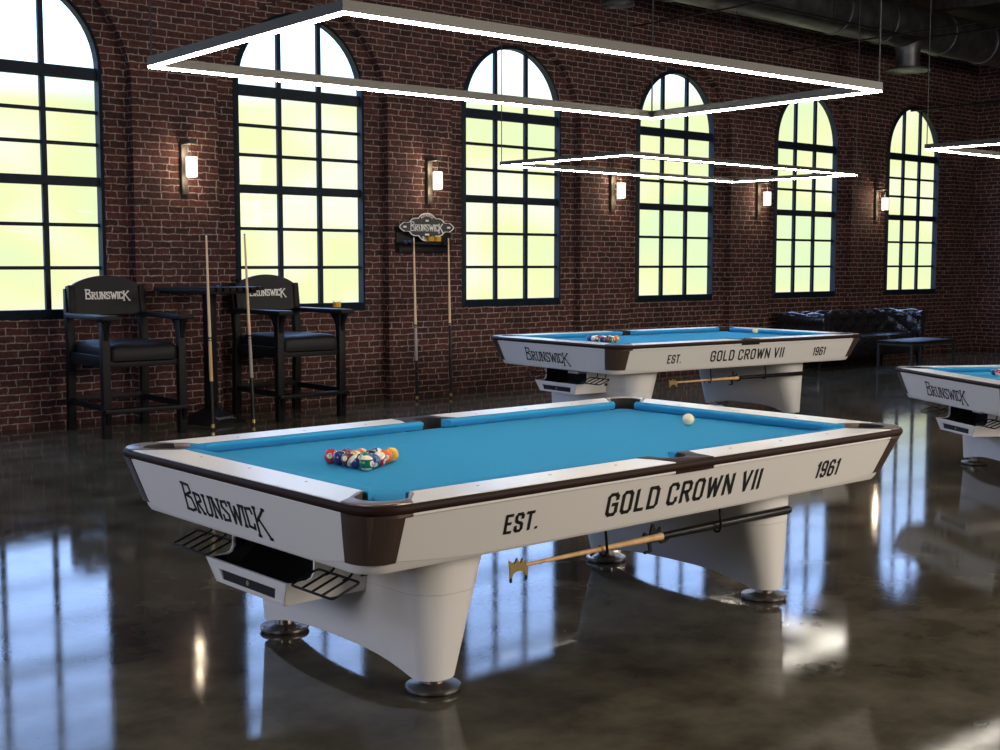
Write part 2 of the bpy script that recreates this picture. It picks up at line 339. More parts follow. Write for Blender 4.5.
def maker_lines(h):
    """BRUNSWICK: tall first and last letters, small serifs; returns strokes and width"""
    x = 0; res = []
    for i, ch in enumerate('BRUNSWICK'):
        w, ls = BR[ch]; big = i in (0, 8); hh = h*(1.0 if not big else 1.42); y0 = 0 if not big else (-.0 if i == 0 else -.30*h)
        wx = 1.0 if not big else 1.25
        for ln in ls:
            res.append([(x+px*h*wx, y0+py*hh) for px, py in ln])
        if ch in 'BRUNIWK':
            sx = {'R': (.0,), 'U': (0, .44), 'N': (0, .44), 'I': (0,), 'W': (0, .72), 'B': (.02,), 'K': (.02, .50)}[ch]
            for q in sx: res.append([(x+q*h*wx-.07*h, y0+hh), (x+q*h*wx+.07*h, y0+hh)])
            bx = {'R': (.04, .46), 'N': (.04,), 'I': (0,), 'K': (0, .60)}.get(ch, ())
            for q in bx: res.append([(x+q*h*wx-.07*h, y0), (x+q*h*wx+.07*h, y0)])
        x += (w*wx+.20)*h
    return res, x-.20*h
def flat(org, u, v, n):
    org, u, v, n = map(Vector, (org, u, v, n))
    return lambda a, b, d: org+u*a+v*b+n*d

# ------------------------------------------------------------------ ROOM
WY, RY, XL, XR, YB, ZC = 7.78, 7.90, -9.0, 18.14, -9.0, 5.55
XC0, SP = 0.7642, 3.0947
WZ0, WZS, WR = 1.035, 3.425, .832          # window sill, spring line, half width
RA, RZ = 1.082, 3.30                      # recess half width and spring
tag(MB().box(XL, XR, YB, WY+.4, -.12, 0).build('floor', FLOOR), kind='structure')
bays = range(-3, 6)
mb = MB(); NA = 28
def arch_strip(mb, xc, r, zc, ztop, y):
    P = [(xc-r*math.cos(PI*k/NA), zc+r*math.sin(PI*k/NA)) for k in range(NA+1)]
    for (xa, za), (xb, zb) in zip(P[:-1], P[1:]): mb.quad((xa, y, za), (xb, y, zb), (xb, y, ztop), (xa, y, ztop))
    return P
def rect(mb, x0, x1, z0, z1, y): mb.quad((x0, y, z0), (x1, y, z0), (x1, y, z1), (x0, y, z1))
xs0 = XC0-3*SP-SP/2; xs1 = XC0+5*SP+SP/2
rect(mb, xs1, XR, 0, ZC, WY)
if xs0 > XL: rect(mb, XL, xs0, 0, ZC, WY)
for i in bays:
    xc = XC0+i*SP; a, b = max(xc-SP/2, XL), xc+SP/2
    rect(mb, a, xc-RA, 0, RZ, WY); rect(mb, xc+RA, b, 0, RZ, WY)
    rect(mb, a, xc-RA, RZ, ZC, WY); rect(mb, xc+RA, b, RZ, ZC, WY)
    P = arch_strip(mb, xc, RA, RZ, ZC, WY)
    out_ = [(xc-RA, 0)]+P+[(xc+RA, 0)]
    for (xa, za), (xb, zb) in zip(out_[:-1], out_[1:]): mb.quad((xa, WY, za), (xb, WY, zb), (xb, RY, zb), (xa, RY, za))
    # recess back with the window opening
    w = WR-.01
    rect(mb, xc-RA, xc-w, 0, WZS, RY); rect(mb, xc+w, xc+RA, 0, WZS, RY); rect(mb, xc-w, xc+w, 0, WZ0, RY)
    rect(mb, xc-RA, xc-w, WZS, ZC, RY); rect(mb, xc+w, xc+RA, WZS, ZC, RY)
    P = arch_strip(mb, xc, w, WZS, ZC, RY)
    out_ = [(xc-w, WZ0)]+P+[(xc+w, WZ0)]
    for (xa, za), (xb, zb) in zip(out_[:-1], out_[1:]): mb.quad((xa, RY, za), (xb, RY, zb), (xb, RY+.02, zb), (xa, RY+.02, za))
    mb.quad((xc-w, RY, WZ0), (xc+w, RY, WZ0), (xc+w, RY+.02, WZ0), (xc-w, RY+.02, WZ0))
tag(mb.build('wall_back', BRICK), kind='structure')
tag(MB().box(XR, XR+.3, YB, RY+.3, 0, ZC).build('wall_right', BRICK), kind='structure')
tag(MB().box(XL-.3, XL, YB, RY+.3, 0, ZC).build('wall_left', BRICK), kind='structure')
tag(MB().box(XL, XR, YB-.3, YB, 0, ZC).build('wall_front', BRICK), kind='structure')
mb = MB().box(XL, XR, YB, RY+.3, ZC, ZC+.15)
tag(mb.build('ceiling', PLANK), kind='structure')
for k in range(7):
    x = -2.0+k*3.2
    tag(MB().box(x-.09, x+.09, YB, WY, ZC-.22, ZC).build('ceiling_beam', PLANK, bevel=.01), kind='structure')
# windows
def make_window(i, num):
    xc = XC0+i*SP
    r = empty('window_%d' % num, (xc, RY, 0)); tag(r, kind='structure')
    y0, y1 = -.035, .065
    # outer arched frame
    inn, o_ = WR-.048, WR
    def loop(rad, zb): return [(-rad, zb)]+[(-rad*math.cos(PI*k/NA), WZS+rad*math.sin(PI*k/NA)) for k in range(NA+1)]+[(rad, zb)]
    A = loop(o_, WZ0); B = loop(inn, WZ0+.09); n = len(A); m = MB()
    R4 = [[Vector((x, y, z)) for x, z in L_] for L_, y in ((A, y0+.03), (A, y1), (B, y1), (B, y0))]
    vs = [p for q in R4 for p in q]; fs = []
    for a in range(4):
        for k in range(n): fs.append((a*n+k, a*n+(k+1) % n, ((a+1) % 4)*n+(k+1) % n, ((a+1) % 4)*n+k))
    m.add(vs, fs); m.build('window_frame', FRAME, r)
    for sx in (-1, 1):
        zt = WZS+math.sqrt(inn*inn-.255**2)+.03
        MB().box(sx*.255-.026, sx*.255+.026, +.018, .063, WZ0+.05, zt).build('mullion', FRAME, r, bevel=.004, seg=1)
    for z, h in ((3.385, .115), (2.354, .09)): MB().box(-inn-.02, inn+.02, +.010, .063, z-h/2, z+h/2).build('transom', FRAME, r, bevel=.004, seg=1)
    for z in (3.022, 2.712, 1.935, 1.522): MB().box(-inn-.02, inn+.02, +.026, .063, z-.017, z+.017).build('glazing_bar', FRAME, r)
    L_ = loop(inn+.02, WZ0+.07); m = MB(); m.add([(x, .052, z) for x, z in L_], [list(range(len(L_)))]); m.build('glass', GLASS, r)
    return r
for k, i in enumerate(range(-1, 6)): make_window(i, k+1)
# far-left bays out of view keep their openings glazed by plain copies
for i, n_ in ((-2, 8), (-3, 9)): make_window(i, n_)

# ------------------------------------------------------------------ POOL TABLE
def table_points(z):                       # outer body half sizes at a height
    t = (.764-z)/.214
    return 1.540-.060*t, .905-.102*t, .122-.030*t
TL, TW = 1.541, .9175                     # rail outer edge
IL, IW = 1.37, .75                        # rail/cloth line
NL, NW = 1.305, .697                       # cushion nose
def arc(cx, cy, r, a0, a1, n=10): return [(cx+r*math.cos(math.radians(a0+(a1-a0)*k/n)), cy+r*math.sin(math.radians(a0+(a1-a0)*k/n))) for k in range(n+1)]
def make_table():
    root = empty('pool_table')
    ZT = .80
    # bed cloth with pocket cut-outs
    pc = (1.375, .765); pr = .085; sr = .068; sy = .795
    poly = []
    for sx, sy_, flip in ((1, 1, 0), (-1, 1, 1), (-1, -1, 0), (1, -1, 1)):
        a = [(sx*1.33, sy_*(pc[1]-.13)), (sx*1.335, sy_*(pc[1]-.08)), (sx*1.315, sy_*(pc[1]-.045)), (sx*1.295, sy_*(pc[1]-.03)), (sx*(pc[0]-.13), sy_*.72)]
        if flip: a = a[::-1]
        poly += a
        if (sx, sy_) == (1, 1): poly += [(.075, .72), (.05, .728), (-.05, .728), (-.075, .72)]
        if (sx, sy_) == (-1, -1): poly += [(-.075, -.72), (-.05, -.728), (.05, -.728), (.075, -.72)]
    MB().prism(poly, .735, .76).build('cloth_bed', CLOTH, root)
    # six white rail tops
    cut_o, cut_i = .165, .285
    def railtop(p): return MB().prism(p, .755, ZT).build('rail_top', WHITE_TOP, root, bevel=.0025, seg=1)
    for sy_ in (-1, 1):
        for sx in (-1, 1):
            p = [(sx*.112, sy_*TW), (sx*(TL-cut_o), sy_*TW), (sx*(TL-cut_o-.03), sy_*(TW-.05)), (sx*(TL-cut_i+.02), sy_*(IW+.04)), (sx*(TL-cut_i), sy_*IW), (sx*.155, sy_*IW), (sx*.125, sy_*(IW+.07))]
            railtop(p)
    for sx in (-1, 1):
        p = [(sx*TL, TW-cut_o), (sx*(TL-.05), TW-cut_o-.03), (sx*(IL+.04), TW-cut_i+.02), (sx*IL, TW-cut_i), (sx*IL, -TW+cut_i), (sx*(IL+.04), -TW+cut_i-.02), (sx*(TL-.05), -TW+cut_o+.03), (sx*TL, -TW+cut_o)]
        railtop(p)
    # corner castings: top plate with pocket bite
    for sx in (-1, 1):
        for sy_ in (-1, 1):
            r = .13; cx, cy = TL-r, TW-r
            p = arc(cx, cy, r, 0, 90, 12)
            p = p + [(TL-cut_o, TW), (TL-cut_o-.03, TW-.05), (TL-cut_i+.02, IW+.04), (TL-cut_i, IW), (TL-cut_i-.005, IW-.015)]
            p += arc(1.39, .770, .088, 158, -68, 18)
            p += [(IL-.015, TW-cut_i-.005), (IL, TW-cut_i), (IL+.04, TW-cut_i+.02), (TL-.05, TW-cut_o-.03), (TL, TW-cut_o)]
            q = []
            for a in p:
                if not q or (abs(a[0]-q[-1][0])+abs(a[1]-q[-1][1])) > 1e-4: q.append(a)
            MB().prism([(sx*a, sy_*b) for a, b in q], .752, ZT+.002).build('corner_pocket_casting', BRONZE, root, bevel=.004, seg=2)
    for sy_ in (-1, 1):
        p = [(-.112, TW), (.112, TW), (.125, IW+.07), (.155, IW), (.16, IW-.012), (.082, IW-.008)]+arc(0, .768, .075, 0, 180, 16)+[(-.082, IW-.008), (-.16, IW-.012), (-.155, IW), (-.125, IW+.07)]
        MB().prism([(a, sy_*b) for a, b in p], .752, ZT+.001).build('side_pocket_casting', BRONZE if 0 else BROWN, root, bevel=.003, seg=2)
    # pocket cups
    for x, y, r in [(sx*1.39, sy_*.770, .0872) for sx in (-1, 1) for sy_ in (-1, 1)]+[(0, sy_*.768, .0742) for sy_ in (-1, 1)]:
        prof = [(r, .799), (r*.99, .75), (r*.90, .71), (r*.62, .66), (.004, .65)]
        rg = []
        for rad, z in prof:
            ring = []
            for k in range(28):
                a = 2*PI*k/28; dx, dy = math.cos(a), math.sin(a); o_ = Vector((x/1.9 if abs(x) > .1 else 0, y)).normalized(); out_ = dx*o_.x+dy*o_.y
                ring.append(Vector((x+rad*dx, y+rad*dy, z if (out_ > -.15 or z < .72) else .722)))
            rg.append(ring)
        MB().rings(rg, cap=False).build('pocket_liner', BLACK, root)
    # cushions
    def cushion(along, s, a0, a1, m0, m1):
        """cross section: back top, nose, under nose, back bottom; ends mitred"""
        def P(t, off, z): return (t, s*off, z) if along == 'x' else (s*off, t, z)
        B_, N_ = (IW+.006, NW) if along == 'x' else (IL+.006, NL)
        sec = [(B_, ZT-.001), (B_-.018, ZT+.0005), (N_+.004, .798), (N_, .793), (N_+.002, .786), (N_+.02, .762), (B_, .760)]
        rings = []
        for t, m_ in ((a0, m0), (a1, m1)):
            rings.append([Vector(P(t+m_*(B_-o_)/(B_-N_), o_, z)) for o_, z in sec])
        MB().rings(rings, smooth=False).build('cushion', CLOTH, root, bevel=.002, seg=1)
    for s in (-1, 1):
        cushion('x', s, .065, 1.285, .02, -.05)
        cushion('x', s, -.065, -1.285, -.02, .05)
        cushion('y', s, -.672, .672, .05, -.05)
    # bullnose trim
    prof = [(-.004, .7975), (.006, .7965), (.012, .790), (.0135, .782), (.012, .773), (.007, .767), (-.004, .764), (-.02, .764), (-.02, .797)]
    rings = [rrect(TL+o_, TW+o_, .13+o_, z, 10) for o_, z in prof]; rings.append(rings[0])
    MB().rings(rings, cap=False).build('bullnose_trim', BROWN, root)
    # body
    rings = []
    for z in (.768, .70, .62, .565): a, b, r = table_points(z); rings.append(rrect(a, b, r, z, 10))
    a, b, r = table_points(.55); rings.append(rrect(a-.004, b-.004, r, .551, 10)); rings.append(rrect(a-.02, b-.02, r, .549, 10))
    rings.insert(0, [Vector((p.x*.985, p.y*.985, .74)) for p in rings[0]])
    mb = MB().rings(rings, cap=False); n0 = len(rings[-1]); mb.f.append([len(mb.v)-n0+j for j in range(n0)]); mb.sm.append(False)
    mb.build('body', WHITE, root)
    # corner aprons
    for sx in (-1, 1):
        for sy_ in (-1, 1):
            rings = []
            for z, ex in ((.766, .150), (.70, .139), (.64, .128), (.588, .118), (.586, .117)):
                a, b, r = table_points(z); o_ = .009 if z > .587 else .004
                A = a+o_; B_ = b+o_
                p = [(A, B_-ex), (A, B_-(ex+r)/2)]+arc(A-r, B_-r, r, 0, 90, 10)+[(A-(ex+r)/2, B_), (A-ex, B_)]
                inner = [(A-ex, B_-.012), (A-.03, B_-.03), (A-.012, B_-ex)]
                rings.append([Vector((sx*x, sy_*y, z)) for x, y in p+inner])
            MB().rings(rings, smooth=True).build('corner_apron', BRONZE, root)
            if (sx, sy_) == (-1, -1):   # embossed name on the near casting
                a, b, r = table_points(.68); k = math.sqrt(.5); cxx, cyy = -(a-r), -(b-r); rr = r+.0095
                ls, w = maker_lines(.021)
                def fc(u, v, d):
                    ang = -math.radians(135)+(u-w/2)/rr; z = .675+v; aa, bb, r2 = table_points(z); R_ = r2+.0092+d*2.2
                    return Vector((-(aa-r2)+R_*math.cos(ang), -(bb-r2)+R_*math.sin(ang), z))
                mb = MB(); strokes(mb, ls, .0035, fc, .0012); tag(mb.build('embossed_lettering', BRONZE, root), 'embossed maker name on the casting')
    # apron panels with a shallow curved lower edge
    def panel(along, s):
        mb = MB(); n = 24; rows = []
        for z_top in (True, False):
            row = []
            for k in range(n+1):
                u = -1+2*k/n
                z = .762 if z_top else .562+.030*max(0, (abs(u)-.72)/.28)**1.6
                a, b, r = table_points(z); span = (a if along == 'x' else b)-(.145 if z_top else .115)
                off = (b if along == 'x' else a)+.0045
                row.append((u*span, s*off, z) if along == 'x' else (s*off, u*span, z))
            rows.append(row)
        sh = (0, -s*.006, 0) if along == 'x' else (-s*.006, 0, 0)
        for k in range(n):
            A, B_, C_, D_ = rows[0][k], rows[0][k+1], rows[1][k+1], rows[1][k]
            mb.quad(A, B_, C_, D_)
            for p, q in ((A, B_), (D_, C_)): mb.quad(p, q, tuple(Vector(q)+Vector(sh)), tuple(Vector(p)+Vector(sh)))
        o = mb.build('apron_panel', WHITE, root, weld=True)
        return o
    for s in (-1, 1): panel('x', s); panel('y', s)
    # printed lettering
    def side_frame(s_along, x0, z0):
        pass
    vv = Vector((0, -.102, .214)).normalized()
    for txt, x0, x1, z0, z1 in (('EST.', -.912, -.765, .626, .692), ('GOLD CROWN VII', -.405, .500, .622, .706), ('1961', .912, 1.065, .620, .690)):
        h = (z1-z0)/vv.z
        ls, w = text_lines(txt, h, 0, gap=.32, slant=-.20, space=.34, nw=.80); k = (x1-x0)/w
        ls = [[(px*k, py) for px, py in l] for l in ls]
        zz = z0; a, b, r = table_points(zz)
        mb = MB(); strokes(mb, ls, h*.165, flat((x0-.012, -(b+.0050), zz), (1, 0, 0), vv, (0, -1, -.45)), .0012)
        tag(mb.build('printed_lettering', INK, root), 'black printed lettering')
    ls, w = maker_lines(.078); k = .60/w
    ls = [[(px*k, py) for px, py in l] for l in ls]
    vs_ = Vector((.060, 0, .214)); vs_ = Vector((-vs_.x, 0, vs_.z)).normalized(); a, b, r = table_points(.614)
    mb = MB(); strokes(mb, ls, .0112, flat((-(a+.0052), .350, .612), (0, -1, 0), vs_, (-1, 0, -.25)), .0012)
    tag(mb.build('printed_lettering', INK, root), 'black printed maker name')
    # sights
    mb = None
    for s in (-1, 1):
        for x in (-1.02, -.68, -.34, .34, .68, 1.02): MB().lathe([(.006, ZT-.001), (.006, ZT+.0008)], 10, Matrix.Translation((x, s*.815, 0))).build('sight', PEARL, root)
        for y in (-.36, .03, .40): MB().lathe([(.006, ZT-.001), (.006, ZT+.0008)], 10, Matrix.Translation((s*1.418, y, 0))).build('sight', PEARL, root)
    # pedestals
    for s in (-1, 1):
        def ring(z, bottom=False, cut=0):
            t = (z-.055)/.495
            inn = .902-.162*t; outx = 1.070+.045*t; hx = (outx-inn)/2; cx = (outx+inn)/2; hy = .592+.035*t; r = .082+.075*t
            pts = []
            R0 = rrect(hx, hy, r, z, 8)
            # subdivide straight long sides
            full = []
            for k in range(len(R0)):
                a = R0[k]; b = R0[(k+1) % len(R0)]; full.append(a)
                if (b-a).length > .3:
                    for j in range(1, 14): full.append(a.lerp(b, j/14))
            for p in full:
                zz = z
                if bottom: zz = .055+.062*max(0, 1-(abs(p.y)/.50)**3)*.85
                pts.append(Vector((s*(cx+p.x), p.y, zz)))
            return pts
        rb = ring(.055, True); pm = MB().rings([rb, ring(.16), ring(.26), ring(.374)], cap=False)
        cx_ = sum(p.x for p in rb)/len(rb); nr = len(rb); o_ = len(pm.v)-nr
        pm.f.append([o_+j for j in range(nr)]); pm.sm.append(False)
        lo = sorted([j for j in range(nr) if rb[j].x < cx_], key=lambda j: (round(rb[j].y, 5), abs(rb[j].x-cx_)*(1 if rb[j].y < 0 else -1))); hi = sorted([j for j in range(nr) if rb[j].x >= cx_], key=lambda j: (round(rb[j].y, 5), abs(rb[j].x-cx_)*(1 if rb[j].y < 0 else -1)))
        for a, b in zip(range(min(len(lo), len(hi))-1), range(1, min(len(lo), len(hi)))): pm.f.append([lo[a], hi[a], hi[b], lo[b]]); pm.sm.append(False)
        pm.build('pedestal', WHITE, root)
        MB().rings([ring(.3755), ring(.46), ring(.551)], smooth=True).build('pedestal_top', WHITE, root)
        for sy_ in (-1, 1):
            mt = Matrix.Translation((s*.982, sy_*.513, 0))
            f = MB().lathe([(.100, .008), (.104, .010), (.104, .018), (.101, .021), (.052, .026), (.046, .030)], 32, mt).build('leveling_foot', DNICKEL, root)
            MB().lathe([(.040, .028), (.040, .075)], 24, mt).build('foot_stem', NICKEL, f)
            MB().lathe([(.096, 0), (.099, .002), (.099, .008), (.096, .0085)], 32, mt).build('foot_pad', BLACKP, f)
    # ball tray under the head rail
    t = MB()
    y0, y1 = -.305, .285
    xf, xb = -1.47, -1.10
    zt, zb = .432, .340
    # front wall, floor, side walls, back; front leans outward
    def slab(pts, th): # extrude polygon (list of 3D) along vector
        a = [Vector(p) for p in pts]; b = [p+Vector(th) for p in a]; t.rings([a, b], smooth=False)
    def FP(u, z):      # point on the leaning front: u 0..1 across, height z
        q = (zt-z)/(zt-zb); a = y0+.05*q; b = y1-.05*q; return (xf+.018*q, a+(b-a)*u, z)
    for u0, u1, za, zc in ((0, 1, .398, zt), (0, 1, zb, .357), (0, .13, .357, .398), (.87, 1, .357, .398)):
        slab([FP(u0, zc), FP(u1, zc), FP(u1, za), FP(u0, za)], (.014, 0, 0))
    t.box(xf+.018, xb, y0+.05, y1-.05, zb, zb+.008)
    for ya, d in ((y0, 1), (y1, -1)):
        slab([(xf, ya, zt), (xf+.018, ya+d*.05, zb), (xb, ya+d*.05, zb), (xb, ya, .55), (xf+.118, ya, .55), (xf+.115, ya, zt+.028), (xf+.105, ya, zt+.008), (xf+.085, ya, zt)], (0, d*.010, 0))
    tr = t.build('ball_tray', WHITE, root, bevel=.0015, seg=1)
    MB().box(xf+.034, xb, y0+.055, y1-.055, zb+.008, .40).build('tray_lining', BLACKP, tr)
    MB().box(-1.13, -1.10, y0+.03, y1-.03, .40, .55).build('tray_back', BLACKP, tr)
    for ya, d in ((y0, 1), (y1, -1)):
        a_ = [Vector(p) for p in [(xf+.016, ya+d*.0115, zt-.004), (xf+.032, ya+d*.0615, zb+.01), (xb, ya+d*.0615, zb+.01), (xb, ya+d*.0115, .549), (xf+.128, ya+d*.0115, .549), (xf+.125, ya+d*.0115, zt+.026), (xf+.112, ya+d*.0115, zt+.004), (xf+.09, ya+d*.0115, zt-.004)]]
        MB().rings([a_, [p+Vector((0, d*.003, 0)) for p in a_]], smooth=False).build('tray_side_lining', BLACKP, tr)
    MB().box(-1.29, -1.13, -.10, .04, .50, .55).build('tray_bracket', WHITE, tr, bevel=.003)
    MB().box(xf+.020, xf+.024, y0+.07, y1-.07, .35, .405).build('tray_slot', BLACK, tr)
    MB().lathe([(.010, 0), (.010, .0015)], 16, Matrix.Translation((xf+.0195, .0, .376)) @ Matrix.Rotation(-PI/2, 4, 'Y')).build('tray_badge', BRASS, tr)
    # two wire racks
    for ya, yb in ((.449, .180), (-.416, -.674)):
        mb = MB(); rad = .0045; za, zf = .500, .461; xa, xf2 = -1.412, -1.522
        ang = Vector((xf2-xa, 0, zf-za))
        c0 = Vector((xa, ya, za)); c1 = Vector((xa, yb, za)); c2 = Vector((xf2, yb, zf)); c3 = Vector((xf2, ya, zf))
        loop = []
        for a, b_, c_ in ((c3, c0, c1), (c0, c1, c2), (c1, c2, c3), (c2, c3, c0)):
            d1 = (a-b_).normalized()*.018; d2 = (c_-b_).normalized()*.018
            for k in range(5):
                tt = k/4; loop.append(b_+d1*(1-tt)**2+d2*tt**2)
        mb.tube(loop, rad, 8, closed=True)
        for k in (.26, .5, .74):
            y = ya+(yb-ya)*k; p0 = Vector((xa, y, za)); p1 = Vector((xf2, y, zf)); mb.tube([p0, p1], rad, 8)
        for k in (.3, .72):
            y = ya+(yb-ya)*k; mb.tube([(xa-.02, y, za-.004), (xa, y, za), (xa+.015, y, za+.012), (xa+.018, y, za+.03), (xa+.018, y, .551)], rad, 8)
        mb.build('wire_rack', IRON, root)
    # hooks for the bridge stick
    for x, yh in ((-.262, -.665), (.433, -.665)):
        MB().tube([(x, yh-.02, .552), (x+.004, yh-.024, .49), (x+.012, yh-.022, .436), (x+.014, yh-.010, .414), (x+.014, yh+.008, .412), (x+.014, yh+.02, .426), (x+.014, yh+.022, .45)], .0055, 8).build('bridge_hook', IRON, root)
    return root
T1 = make_table(); T1.location = (.004, -.005, 0); T1.rotation_euler = (0, 0, -.004)
tag(T1, 'large white pool table with blue cloth in the front, nearest the viewer', 'pool table', 'white pool tables')
T2P = ((5.96, 4.30, 0), -.1022, 1.068); T3P = ((6.0294, -.0119, 0), -.5495, .9284)
T2 = clone(T1, T2P[0], T2P[1], 'white pool table further back, in front of the chesterfield sofa and brick wall', T2P[2])
T3 = clone(T1, T3P[0], T3P[1], 'white pool table at right, cut by the picture edge', T3P[2])
def onT(T, x, y, z):
    (ox, oy, _), a, s = T; return (ox+s*(x*math.cos(a)-y*math.sin(a)), oy+s*(x*math.sin(a)+y*math.cos(a)), z*s)
T1P = ((0, 0, 0), 0, 1)

# ------------------------------------------------------------------ BRIDGE STICKS
def make_bridge():
    r = empty('bridge_stick')
    ax = Matrix.Rotation(PI/2, 4, 'Y')
    MB().lathe([(.0075, -.60), (.010, -.2), (.0145, .13), (.0165, .16)], 14, ax).build('shaft', OAK, r)
    MB().lathe([(.0150, .16), (.0175, .5), (.0195, 1.02), (.015, 1.035)], 16, ax).build('handle', DKWRAP, r)
    # brass bridge head: crown plate with two feet
    def head(name, m, x, s, par):
        P = [(-.052, -.02), (-.058, .035), (-.046, .030), (-.034, .016), (-.018, .022), (-.008, .042), (.002, .024), (.014, .012), (.026, .036), (.038, .014), (.056, .012), (.060, -.02), (.060, -.05), (.046, -.05), (.040, -.034), (.02, -.022), (-.02, -.024), (-.036, -.034), (-.040, -.05), (-.052, -.05)]
        mt = Matrix.Translation((x, 0, 0)) @ Matrix.Rotation(math.radians(90), 4, 'X')
        H1 = [(-.012, -.008), (-.030, -.004), (-.040, .010), (-.034, .014), (-.028, .008), (-.018, .016), (-.010, .010)]
        H2 = [(.026, -.010), (.014, .002), (.022, .014), (.034, .004)]
        P = P[:4]+H1[3:]+H1[:3]+[H1[3]]+P[3:8]+H2[1:]+H2[:1]+[H2[1]]+P[7:]
        hd = MB().prism([(a*s, b*s) for a, b in P], -.004, .004, mt).build(name, m, par)
        for fx in (-.046, .053): MB().lathe([(.006*s, -.05*s), (.0075*s, -.06*s), (.0065*s, -.072*s)], 10, Matrix.Translation((x+fx*s, 0, 0))).build('rubber_tip', BLACKP, hd)
        return hd
    head('bridge_head', BRASS, -.635, .78, r)
    return r
br = make_bridge(); br.location = (-.062, -.665, .441)
tag(br, 'bridge stick with brass head hanging below the front pool table', 'bridge stick', 'bridge sticks under the tables')
b2 = clone(br, onT(T2P, -.055, -.665, .4355), T2P[1], 'bridge stick with brass head hanging below the further pool table', T2P[2])
def make_spider():
    r = empty('spider_rest')
    MB().tube([(-.26, 0, -.018), (-.23, 0, -.004), (-.2, 0, 0), (.10, 0, 0)], .0055, 8).build('handle_rod', IRON, r)
    P = [(-.05, -.05), (-.02, -.05), (-.03, -.012), (-.05, .0), (-.06, .018), (-.05, .03), (-.02, .016), (-.006, .058), (.006, .058), (.022, .022), (.044, .042), (.05, .03), (.04, -.006), (.05, -.03), (.075, -.03), (.10, -.016), (.12, .004), (.11, .008), (.08, -.014), (.056, -.014), (.03, -.02), (-.008, -.018), (-.004, -.058), (-.05, -.06)]
    MB().prism(P, -.004, .004, Matrix.Translation((.10, 0, 0)) @ Matrix.Rotation(PI/2, 4, 'X')).build('spider_head', IRON, r)
    return r
sp = make_spider(); sp.location = (-.025, -.637, .432)
tag(sp, 'black spider rest clipped beside the bridge stick of the front pool table', 'spider rest', 'spider rests')
clone(sp, onT(T2P, -.025, -.637, .432), T2P[1], 'black spider rest clipped beside the bridge stick of the further pool table', T2P[2])

# ------------------------------------------------------------------ BALLS
BC = {1: (.78, .40, .02), 2: (.012, .06, .26), 3: (.50, .018, .02), 4: (.03, .016, .12), 5: (.75, .13, .02), 6: (.01, .14, .07), 7: (.16, .012, .018), 8: (.01, .01, .01)}
BN = {1: 'yellow', 2: 'blue', 3: 'red', 4: 'purple', 5: 'orange', 6: 'green', 7: 'maroon', 8: 'black'}
BR_ = .0298
def sphere_mb(r, nu=32, nv=20):
    mb = MB(); rings = []
    for j in range(1, nv):
        a = PI*j/nv; rings.append([Vector((r*math.sin(a)*math.cos(2*PI*k/nu), r*math.sin(a)*math.sin(2*PI*k/nu), r*math.cos(a))) for k in range(nu)])
    mb.rings(rings, cap=False)
    o = len(mb.v); mb.v += [(0, 0, r), (0, 0, -r)]
    for k in range(nu): mb.f.append([k, (k+1) % nu, o][::-1]); mb.sm.append(True); mb.f.append([(nv-2)*nu+k, (nv-2)*nu+(k+1) % nu, o+1]); mb.sm.append(True)
    return mb
BALL_ME = None; BALLM = {}; NUMME = {}
def ball(n, loc, label, group, scale=1, rot=None, digits=True):
    global BALL_ME
    name = 'pool_ball' if n else 'cue_ball'
    if n not in BALLM: BALLM[n] = ball_mat('%s_ball' % (BN[(n-1) % 8+1] if n else 'ivory')+('_stripe' if n > 8 else ''), BC[(n-1) % 8+1], n > 8) if n else mat('ivory_cue_ball', (.80, .72, .46), .1, coat=.5)
    o = sphere_mb(BR_).build(name, BALLM[n])
    o.location = loc; o.scale = (scale,)*3
    o.rotation_mode = 'XYZ'
    o.rotation_euler = rot if rot else (random.uniform(0, 6), random.uniform(-.6, .6), random.uniform(0, 6))
    tag(o, label, 'ball', group)
    if n and digits:
        if n not in NUMME:
            mb = MB(); s_ = str(n); h = .011; ls, w = text_lines(s_, h, 0, gap=.25); ls = [[(a-w/2, b-h/2) for a, b in l] for l in ls]
            def fs(u, v, d):
                p = Vector((BR_, u, v)).normalized(); return p*(BR_*1.004+d)
            strokes(mb, ls, .0020, fs, .0003)
            NUMME[n] = mb.build('ball_number', INK, o).data
        else:
            d = bpy.data.objects.new('ball_number', NUMME[n]); COL.objects.link(d); d.parent = o
    return o
def rack(T, order, base, apex, where, group, only=None):
    b = Vector(base); d = BR_*2+.0004; rowd = d*math.sqrt(3)/2
    k = 0; s = T[2]
    for row in range(5):
        cnt = 5-row
        for j in range(cnt):
            n = order[k]; k += 1
            if only and n not in only: continue
            x = b.x+row*rowd; y = b.y+((cnt-1)/2-j)*d
            # number towards the viewer for a few, random otherwise
            loc = onT(T, x, y, .7605+BR_)
            rot = None
            if n == 14: rot = (0.0, 0.0, math.radians(-75))
            elif n == 3 and row == 0: rot = (0, math.radians(-12), math.radians(-140))
            elif n == 1: rot = (0, math.radians(55), math.radians(-95))
            elif n == 12 and row == 0: rot = (math.radians(40), math.radians(-35), math.radians(-90))
            elif n == 15 and row == 0: rot = (math.radians(-70), .3, math.radians(20))
            nm = BN[(n-1) % 8+1]
            lab = '%s %s pool ball in the triangle on the %s' % (nm, 'striped' if n > 8 else 'solid', where)
            ball(n, loc, lab, group, s, rot)
rack(T1P, [3, 4, 15, 12, 14, 7, 9, 6, 2, 13, 8, 11, 10, 5, 1], (-.982, .011), None, 'front pool table', 'racked balls on the front table')
rack(T2P, [2, 11, 15, 4, 7, 10, 3, 13, 6, 12, 8, 14, 9, 5, 1], (-.98, -.005), None, 'pool table further back', 'racked balls on the further table')
